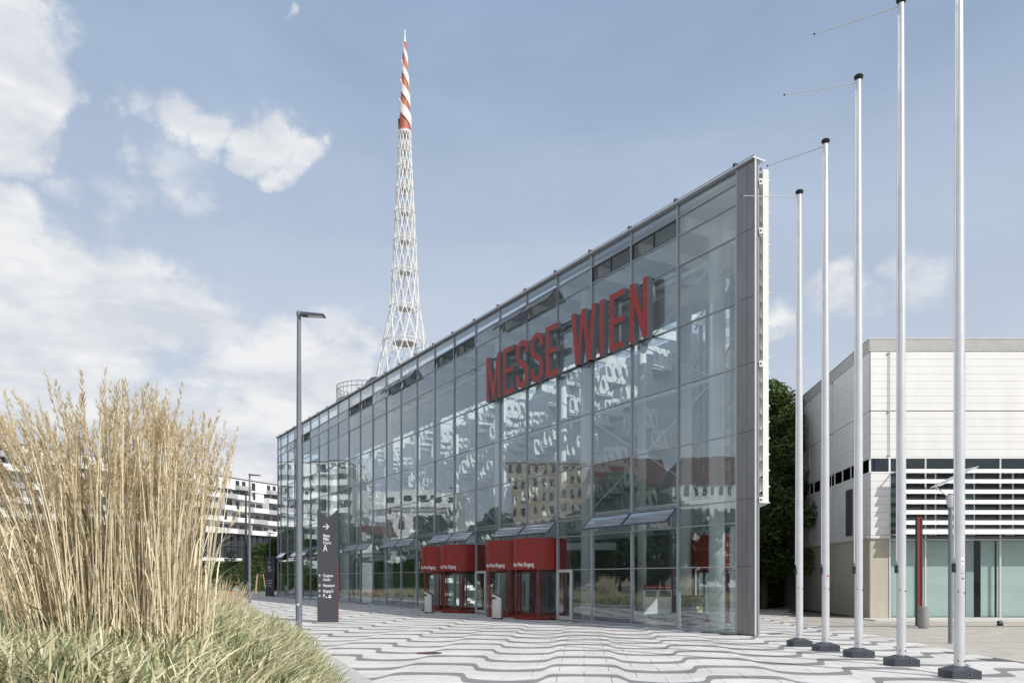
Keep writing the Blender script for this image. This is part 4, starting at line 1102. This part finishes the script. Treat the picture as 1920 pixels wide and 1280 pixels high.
part('reflector', MB().add([(-.42,-.25,ht+.20),(.62,-.25,ht+.72),(.62,.25,ht+.72),(-.42,.25,ht+.20),(-.42,-.25,ht+.225),(.62,-.25,ht+.745),(.62,.25,ht+.745),(-.42,.25,ht+.225)],[(0,3,2,1),(4,5,6,7),(0,1,5,4),(1,2,6,5),(2,3,7,6),(3,0,4,7)]), M['alu_l'], t_)
part('arm', MB().tube((-.04,0,ht-.05),(-.40,0,ht+.21),.03,.02,8), M['alu_l'], t_)

# ================================================================== TOWER
TY = 137.0; TX = (759-CX)/F*TY; px = TY/F
tw = thing('lattice_tower', 'tall white lattice tower with red and white spiral spire', 'tower', (TX, TY, 0))
prof = [(248,11.5),(280,12.2),(315,13.8),(354,16),(399,18.5),(452,21),(510,24.3),(577.5,28.5),(642,41),(725,57),(830,72),(960,85),(1100,92)]
zs = [(H0+(HZ-y)*px, r*px) for y, r in prof]; zs[-1] = (0, zs[-1][1])
NP = 12
for (za, ra), (zb_, rb) in zip(zs[:-1], zs[1:]):
    th = .044+.0012*(110-za)*.45
    for sg in (1, -1):
        me = MB().tube((ra,0,za),(rb*math.cos(sg*2*math.pi/NP), rb*math.sin(sg*2*math.pi/NP), zb_), th, th*1.1, 5, False).mesh('diagonal_rod')
        for k in range(NP): link('diagonal_rod', me, M['towerwhite'], tw, (0,0,0), 2*math.pi*(k+.25)/NP)
    m_ = MB(); n = 28
    for i in range(n):
        a0, a1 = 2*math.pi*i/n, 2*math.pi*(i+1)/n
        m_.tube((ra*math.cos(a0),ra*math.sin(a0),za),(ra*math.cos(a1),ra*math.sin(a1),za),th*1.15,None,5,False)
    part('ring', m_, M['towerwhite'], tw)
    if ra < 5:
        part('platform', MB().lathe([(ra*.55,za-.25),(ra*.55,za+.05),(ra*.25,za+.05),(ra*.25,za-.2)], 20), M['clad2'], tw)
        m_ = MB()
        for i in range(10):
            a0 = 2*math.pi*i/10; a1 = 2*math.pi*(i+1)/10; rr_ = ra*.5
            m_.box(rr_*math.cos(a0)-.03, rr_*math.cos(a0)+.03, rr_*math.sin(a0)-.03, rr_*math.sin(a0)+.03, za+.05, za+1.1)
            m_.tube((rr_*math.cos(a0),rr_*math.sin(a0),za+1.1),(rr_*math.cos(a1),rr_*math.sin(a1),za+1.1),.03,None,4,False)
        part('guard_rail', m_, M['clad2'], tw)
part('centre_ladder', MB().box(-.25,-.20,-.05,.05,2,zs[0][0]).box(.20,.25,-.05,.05,2,zs[0][0]), M['clad2'], tw)
z0, r0 = zs[0]; z1 = H0+(HZ-80)*px; r1 = 3.4*px
part('spire_cone', MB().lathe([(r0*.90,z0),(r1*.9,z1),(r1*.5,z1+.1),(.001,z1+.1)], 24), M['towerred'], tw, smooth=True)
part('spire_collar', MB().lathe([(r0*1.02,z0-.25),(r0*1.02,z0+.1),(r0*.9,z0+.12)], 24), M['towerwhite'], tw)
turns = 1.95; n = 160; bh = 43.5*px*.50
for start in (0, 1):
  m_ = MB()
  for i in range(n+1):
      t = i/n; z = z0+.1+(z1-z0-1.5)*t; r = r0+(r1-r0)*min(1, t); a = -2*math.pi*turns*t+R(20)+start*math.pi; hh = bh*(1-.35*t); ro = r*1.06+.05
      m_.v += [(ro*math.cos(a),ro*math.sin(a),z),(ro*math.cos(a),ro*math.sin(a),z+hh),(r*.88*math.cos(a),r*.88*math.sin(a),z),(r*.88*math.cos(a),r*.88*math.sin(a),z+hh)]
      if i < n:
          b = i*4
          m_.f += [(b,b+4,b+5,b+1),(b+2,b+3,b+7,b+6),(b,b+2,b+6,b+4),(b+1,b+5,b+7,b+3)]; m_.mi += [0]*4
  part('spiral_band', m_, M['towerwhite'], tw)
part('needle', MB().lathe([(2.2*px,z1+.05),(1.6*px,z1+.6),(.9*px,z1+1.4),(.10,z1+2.2)], 10), M['towerwhite'], tw)
part('aerial', MB().tube((-.05,0,z1+1.2),(-.05,0,z1+2.9),.04,.02,5), M['towerred'], tw)

# round rooftop pavilion behind the foyer
Yp = 105.0; sp_ = Yp/F; cxp = (690-CX)/F*Yp
rp = thing('round_pavilion', 'round grey rooftop pavilion with dark dome and railing behind the glass roofline', 'building', (cxp, Yp, 0))
zt_ = H0+(HZ-752)*sp_
part('drum', MB().lathe([(4.0,0),(4.0,zt_),(.01,zt_+.1)], 32), M['apgrey'], rp, smooth=True)
m_ = MB(); n = 36
for i in range(n):
    a0, a1 = 2*math.pi*i/n, 2*math.pi*(i+1)/n
    m_.tube((4.05*math.cos(a0),4.05*math.sin(a0),zt_),(4.05*math.cos(a0),4.05*math.sin(a0),zt_+1.75),.04,None,5,False)
    for zz_ in (1.75, 1.2): m_.tube((4.05*math.cos(a0),4.05*math.sin(a0),zt_+zz_),(4.05*math.cos(a1),4.05*math.sin(a1),zt_+zz_),.05,None,5,False)
part('railing', m_, M['alu'], rp)
part('dome', MB().lathe([(1.75,0),(1.7,.5),(1.45,1.0),(.9,1.45),(.01,1.6)], 28, (1.3,0,zt_+1.55)), M['anthracite'], rp, smooth=True)
part('dome_drum', MB().lathe([(1.75,0),(1.75,1.6)], 28, (1.3,0,zt_)), M['apgrey'], rp, smooth=True)

# ================================================================== BUILDINGS BEYOND
def oriented(A, B):
    A = Vector(A); B = Vector(B); e = (B-A); Ln = e.length; e.normalize(); nrm = Vector((e.y, -e.x))
    return e, nrm, Ln
ap = thing('apartment_block', 'long pale apartment block with stepped white balconies and dark base', 'building', (-104.0, 141.0, 0))
e, nrm, Ln = oriented((0,0), (40,90))
af = lambda a, d, z: (e.x*a+nrm.x*d, e.y*a+nrm.y*d, z)
part('wall', MB().box(0, Ln+12, -14, -.02, 13.6, 27.3, af), M['apshade'], ap)
part('top_storey', MB().box(0, Ln+12, -12, .55, 25.0, 28.0, af), M['apwhite'], ap)
part('dark_base', MB().box(0, Ln+12, -14, .2, 7.1, 13.6, af), M['apdark'], ap)
part('plinth', MB().box(0, Ln+12, -14, .5, 4.8, 7.1, af), M['apwhite'], ap); part('lower_wall', MB().box(0, Ln+12, -14, .0, 0, 4.8, af), M['apdark'], ap)
wm_ = MB().box(0, 1.3, .0, .12, 0, 2.0, af).mesh('window')
wd_ = MB().box(0, 2.3, .0, .10, 0, 2.2, af).mesh('window_wide')
a = 0.0; seg = 0
random.seed(3)
segsA = []
while a < Ln+8:
    l = random.choice((4.5, 6.0, 7.5)); segsA.append((a, min(a+l, Ln+11))); a += l
for fl in range(4):
    z = 13.6+fl*3.0
    off = random.random()
    for i, (a0, a1) in enumerate(segsA):
        prot = (1.9, 1.2, 2.3)[(i+fl*2) % 3]; slat = ((i*5+fl*3) % 4) == 0
        m_ = MB().box(a0, a1-.03, 0, prot, z-.15, z+.05, af)
        m_.box(a0, a1-.03, prot-.12, prot, z+.05, z+1.08, af).box(a0, a0+.1, 0, prot-.12, z+.05, z+1.25, af)
        if (i*3+fl*2) % 5 == 0: m_ = MB().box(a0, a1-.03, 0, .35, z-.15, z+2.85, af)
        part('balcony' if (i*3+fl*2) % 5 else 'wall_panel', m_, M['apgrey'] if slat else M['apwhite'], ap)
        if (i*3+fl*2) % 5 == 0:
            link('window', wm_, M['win'], ap, af(a0+1.2, .36, z+.5)); continue
        for w0 in (a0+.5, (a0+a1)/2+.3):
            if w0+2.3 < a1+.6:
                p_ = af(w0, 0, z+.2); link('window', wd_ if (i+fl) % 2 else wm_, M['win'], ap, p_)
        if (i+fl) % 3 == 0: part('balcony_screen', MB().box(a1-.25, a1-.05, 0, prot-.2, z+.05, z+2.8, af), M['apwhite'], ap)
for i, (a0, a1) in enumerate(segsA):
    p_ = af(a0+1.0, .5, 25.5); link('window', wm_, M['win'], ap, p_)
    if i % 2 == 0: link('window', wm_, M['win'], ap, af(a0+3.3, .5, 25.5))
    prot = (1.9, 1.3)[i % 2]
    if i % 3 != 1: part('balcony', MB().box(a0+.8, a1-.8, .55, .55+prot*.8, 25.0, 26.1, af), M['apwhite'] if i % 2 else M['apgrey'], ap)
k = 0; a = .5
fr_ = MB().box(0, .25, .2, .42, 7.2, 13.4, af).mesh('base_pier'); gl_ = MB().box(0, 1.0, .2, .26, 7.5, 10.0, af).mesh('base_window')
while a < Ln+10:
    link('base_pier', fr_, M['apdark2'], ap, af(a, 0, 0))
    link('base_window', gl_, M['win'], ap, af(a+.8, 0, 0)); link('base_window', gl_, M['win'], ap, af(a+.8, 0, 3.1)); a += 2.4
part('base_band', MB().box(0, Ln+12, .2, .5, 10.2, 10.5, af), M['apdark2'], ap)
for a in (4, 21, 37, 55, 72, 88): part('plinth_opening', MB().box(a, a+1.6, .5, .56, 4.9, 7.0, af), M['apdark'], ap)
part('roof_line', MB().box(-.2, Ln+12, -12, .75, 28.0, 28.12, af), M['apdark2'], ap)
# penthouse block behind
t_ = thing('apartment_block', 'paler stepped block rising behind the long apartment facade', 'building', (-66.5, 246, 0))
part('wall', MB().prism([(0,0),(12,-3),(25,6),(24,14),(0,14)], lambda x,y:(x,y,0), lambda x,y:(x,y,34.2)), M['apwhite'], t_)
part('rooftop', MB().box(2,8,2,10,34.2,36.4), M['apgrey'], t_)
for x in (1.0, 4.2, 8.0):
    for z in (31, 27.6): part('window', MB().add([(x,-x*.25-.05,z),(x+2,-(x+2)*.25-.05,z),(x+2,-(x+2)*.25-.05,z+1.8),(x,-x*.25-.05,z+1.8)],[(0,1,2,3)]), M['win'], t_)
t_ = thing('apartment_block', 'white block glimpsed above the reeds at the far left', 'building', (-118, 128, 0), R(66))
part('wall', MB().box(-6,14,0,12,0,22), M['apwhite'], t_)
for z in (3,6,9,12,15,18):
    part('balcony', MB().box(-6.2,14.2,-1.6,0,z,z+1.1), M['apwhite'], t_)
    for x in (-5,-1.5,2,5.5,9): part('window', MB().box(x,x+2,-.06,0,z+1.3,z+2.6), M['win'], t_)

def refl(px_, Yv):
    V = Vector(((px_-CX)/F*Yv, Yv)); n_ = Vector((-.869,-.495)); dd = (V-Vector((21.3,0))).dot(n_); return V-2*dd*n_
def town_house(name, lab, pxa, pxb, Yv, ytop, mat, roof=None, storeys=5, cols=6, Yv2=None):
    A = refl(pxa, Yv); B = refl(pxb, Yv2 or Yv); e_ = (B-A); Lh = e_.length; e_.normalize()
    n_ = Vector((-e_.y, e_.x));
    if n_.dot(-A) < 0: n_ = -n_
    fz = lambda a_, d_, z_: (e_.x*a_+n_.x*d_, e_.y*a_+n_.y*d_, z_)
    ht_ = H0+(HZ-ytop)/F*Yv
    t_ = thing(name, lab, 'building', (A.x, A.y, 0)); he = ht_ if not roof else ht_*.80
    part('wall', MB().box(0, Lh, -12, 0, 0, he, fz), mat, t_)
    if roof: part('roof', MB().prism([(0,he),(Lh,he),(Lh,he+.3),(Lh*.88,ht_),(Lh*.12,ht_),(0,he+.3)], lambda a_,z_:fz(a_,.5,z_), lambda a_,z_:fz(a_,-12.5,z_)), roof, t_)
    else: part('parapet', MB().box(-.3, Lh+.3, -12.3, .3, he, he+.5, fz), M['apgrey'], t_)
    fh = he/storeys
    wme = MB().box(0, Lh/cols*.42, .0, .10, 0, fh*.55, fz).mesh('window')
    for r__ in range(storeys):
        for c__ in range(cols):
            link('window', wme, M['win'], t_, fz((c__+.3)*Lh/cols, 0, r__*fh+fh*.28))
    return t_
town_house('town_house', 'white rendered house mirrored left in the glass, with a red roof', 672, 735, 165, 985, M['apwhite'], M['tile'], 4, 5)
town_house('town_house', 'plain white gable building mirrored beside the red roofed house', 735, 835, 172, 960, M['apwhite'], None, 3, 3)
town_house('town_house', 'low pale terrace mirrored between trees', 835, 960, 230, 985, M['apwhite'], M['apgrey'], 4, 14)
town_house('apartment_tower', 'tall beige block mirrored in the middle of the glass', 958, 1100, 175, 868, M['beige'], None, 9, 9)
town_house('town_house', 'old beige street block with red brown roof mirrored near the doors', 1105, 1250, 150, 862, M['beige'], M['tile'], 6, 10)
town_house('town_house', 'pale street block with tiled roof mirrored at the glass corner', 1255, 1420, 135, 862, M['apwhite'], M['tile'], 6, 10)

# ================================================================== TREES
def leaf_cloud(cent, n, size, rs):
    """cent: list of (x,y,z,r)"""
    c = np.array(cent); idx = rs.integers(0, len(c), n); r = c[idx, 3]
    d = rs.normal(size=(n,3)); d /= np.linalg.norm(d, axis=1)[:,None]; rad = r*(.45+.65*rs.random(n)**.6)
    p = c[idx,:3]+d*rad[:,None]*np.array([1,1,.8])
    u = rs.normal(size=(n,3)); u /= np.linalg.norm(u, axis=1)[:,None]; u[:,2] *= .5
    v = np.cross(u, d+rs.normal(size=(n,3))*.5); v /= np.linalg.norm(v, axis=1)[:,None]+1e-9
    s = size*(.6+.8*rs.random(n))[:,None]
    q = np.stack([p-u*s, p+v*s*.45-u*s*.1, p+u*s, p-v*s*.45+u*s*.1], 1).reshape(-1,3)
    return q
def tree_meshes(seed, ht, cr, base, nleaf, leaf, ncl=60, zc=None):
    rs = np.random.default_rng(seed); tr = MB(); cent = []
    tr.tube((0,0,0),(.1,.05,ht*.45),ht*.022,ht*.014,9,False); tr.tube((.1,.05,ht*.45),(.15,0,ht*.85),ht*.014,ht*.004,7,False)
    for k in range(ncl):
        a = rs.uniform(0, 6.28); zz_ = base+(ht-base)*(rs.random()**.85); f = (zz_-base)/(ht-base)
        prof_ = math.sin(math.pi*min(1, .18+f*.80))**.65
        rr_ = cr*prof_*(.35+.65*rs.random()**.5)*rs.uniform(.8, 1.12)
        c = (rr_*math.cos(a), rr_*math.sin(a), zz_, rs.uniform(.10,.24)*cr+.15); cent.append(c)
        if k % 3 == 0:
            z0_ = max(base*.7, zz_*.55); tr.tube((.1,0,z0_),(c[0]*.9,c[1]*.9,zz_), ht*.006, ht*.002, 5, False)
    return tr.mesh('trunk', True), npmesh('crown', leaf_cloud(cent, nleaf, leaf, rs), 4, M['leaf'])
def tree_thing(name, lab, loc, meshes, sc=1, rot=0, group=None):
    t_ = thing(name, lab, 'tree', loc, rot, group); t_.scale = (sc,)*3
    link('trunk', meshes[0], M['bark'], t_); c = link('crown', meshes[1], None, t_); return t_
TA = tree_meshes(1, 12.6, 3.5, 1.8, 60000, .13, 150); TB = tree_meshes(2, 13, 4.6, 2.4, 26000, .20, 110); TC = tree_meshes(5, 9, 3.0, 1.2, 14000, .17, 80)
tree_thing('leafy_tree', 'dense dark green tree in the gap between the glass corner and the white hall', (14.6, 46.5, 0), TA)
tree_thing('leafy_tree', 'dark tree behind the dense one, deeper in the gap beside the hall', (15.6, 53, 0), TB, .9, 1.2)
tree_thing('leafy_tree', 'third dark tree at the back of the gap, left of the hall side wall', (14.0, 60, 0), TB, .95, 2.5)
tree_thing('leafy_tree', 'farthest dark tree closing the gap between foyer and hall', (19.5, 66, 0), TB, 1.0, 4)
# dark trees at the left end of the plaza
tl = [(492,128,.55,'small dark tree behind the farther totem sign'),(520,122,.60,'dark tree right of the farther totem, at the glass end'),(545,135,.75,'dark tree behind the far end of the glass front'),(478,140,.5,'low bushy tree left of the farther totem')]
for i, (px_, Y, sc, lab) in enumerate(tl): tree_thing('leafy_tree', lab, ((px_-CX)/F*Y, Y, 0), TB, sc, i*1.3, 'dark trees at the far end of the plaza')
# hedge
def hedge(name, lab, A, B, ht_, th_, n, leaf):
    rs = np.random.default_rng(int(abs(A[0])*10)); A = Vector(A); B = Vector(B); e_ = B-A; Lh = e_.length; e_.normalize(); nn = Vector((-e_.y, e_.x))
    P = []
    a_ = rs.random(n)*Lh; face = rs.random(n); z_ = rs.random(n)*ht_; d_ = rs.uniform(-th_/2, th_/2, n)
    m1 = face < .7; d_[m1] = np.where(rs.random(m1.sum()) < .5, -th_/2, th_/2)+rs.normal(0, .08, m1.sum()); z_[~m1] = ht_+rs.normal(0, .10, (~m1).sum())
    p = np.stack([e_.x*a_+nn.x*d_, e_.y*a_+nn.y*d_, z_], 1)
    u = rs.normal(size=(n,3)); u /= np.linalg.norm(u, axis=1)[:,None]; v = np.cross(u, rs.normal(size=(n,3))); v /= np.linalg.norm(v, axis=1)[:,None]; s = leaf*(.6+.8*rs.random(n))[:,None]
    q = np.stack([p-u*s, p+v*s*.5, p+u*s, p-v*s*.5], 1).reshape(-1,3)
    t_ = thing(name, lab, 'hedge', (A.x, A.y, 0)); fh = lambda a_,d_,z_: (e_.x*a_+nn.x*d_, e_.y*a_+nn.y*d_, z_)
    part('twigs', MB().box(.1, Lh-.1, -th_*.42, th_*.42, 0, ht_*.96, fh), M['hedge'], t_)
    l_ = link('leaves', npmesh('leaves', q, 4, M['hedge']), None, t_); l_['kind'] = 'stuff'
hedge('hedge', 'long clipped green hedge before the apartment block', (-66, 88), (-36, 118), 4.0, 2.0, 30000, .14)
hedge('hedge', 'dark hedge added to stand for the deep shade beside the white hall', (9.9, 43.0), (15.7, 48.6), 4.2, 1.2, 16000, .13)  # made-up hedge filling the dark of the shaded gap
hedge('hedge', 'low dark hedge at the far end of the plaza behind the totem', (-42, 126), (-20, 118), 2.2, 1.6, 12000, .14)
hedge('hedge', 'dark shrub row added to stand for the shade along the hall side wall', (16.3, 50.0), (11.8, 62), 5.5, 1.6, 16000, .15)  # added shrubs that darken the shaded foot of the hall side
# trees mirrored in the glass, behind the bed
tr_specs = [(600,118,1.0),(640,112,1.05),(700,116,.9),(790,120,.95),(815,125,1.25),(870,118,.85),(905,128,1.15),(935,120,1.3),(990,118,.95),(1040,126,1.2),(1085,112,1.15),(1120,100,1.1),(1165,84,1.35),(1190,78,1.2),(1240,90,1.2),(1300,95,1.1),(1360,88,1.0)]
words = ['first','second','third','fourth','fifth','sixth','seventh','eighth','ninth','tenth','eleventh','twelfth','thirteenth','fourteenth','fifteenth','sixteenth','seventeenth']
for i, (px_, Yv, sc) in enumerate(tr_specs):
    p = refl(px_, Yv)
    tree_thing('leafy_tree', '%s of the row of green trees mirrored in the glass, counted from the left' % words[i], (p.x, p.y, 0), TC, sc, i*.9, 'row of trees beyond the bed')
# young staked trees and clutter near the hedge
for i, (px_, Y, lab) in enumerate(((437,84,'thin young tree tied to wooden stakes before the hedge'),(486,96,'staked sapling just right of the second street lamp'))):
    t_ = thing('young_tree', lab, 'tree', ((px_-CX)/F*Y, Y, 0)); rs = np.random.default_rng(40+i)
    part('trunk', MB().tube((0,0,0),(.05,0,3.6),.05,.02,6,False), M['bark'], t_)
    for k in range(3): a = k*2.09+.4; part('stake', MB().tube((math.cos(a)*.8,math.sin(a)*.8,0),(math.cos(a)*.45,math.sin(a)*.45,2.3),.05,.05,6), M['wood'], t_)
    part('crossbar', MB().tube((math.cos(.4)*.45,math.sin(.4)*.45,2.1),(math.cos(2.49)*.45,math.sin(2.49)*.45,2.1),.04,.04,6), M['wood'], t_)
    link('crown', npmesh('sapling_crown', leaf_cloud([(rs.normal(0,.3),rs.normal(0,.3),rs.uniform(2.6,4.6),.35) for _ in range(14)], 1500, .08, rs), 4, M['leaf']), None, t_)
Yb = 80.0
t_ = thing('parked_scooter', 'small parked scooter beside the far end of the bed', 'scooter', ((452-CX)/F*Yb, Yb, 0), R(10))
for x in (-.6,.6): part('wheel', MB().tube((x,-.06,.25),(x,.06,.25),.25,.25,16), M['black'], t_)
part('body', MB().prism([(-.75,.35),(.0,.28),(.45,.35),(.62,.95),(.52,1.0),(.2,.5),(-.1,.48),(-.2,.75),(-.85,.78)], lambda x,z:(x,-.14,z), lambda x,z:(x,.14,z)), M['white'], t_)
part('seat', MB().box(-.8,-.15,-.13,.13,.79,.88), M['black'], t_); part('handlebar', MB().tube((.5,-.32,1.05),(.5,.32,1.05),.03), M['black'], t_)
t_ = thing('bollard', 'white and red bollard beside the parked scooter', 'bollard', ((456.5-CX)/F*78, 78, 0)); part('post', MB().lathe([(.07,0),(.07,.9)],10), M['white'], t_); part('stripe', MB().lathe([(.075,.5),(.075,.7)],10), M['red'], t_)
t_ = thing('planter_tub', 'orange tub at the far tip of the grass bed', 'planter', ((424-CX)/F*66, 66, 0)); part('tub', MB().lathe([(.45,0),(.6,.7),(.55,.7),(.5,.55),(.001,.55)],16), M['orange'], t_)
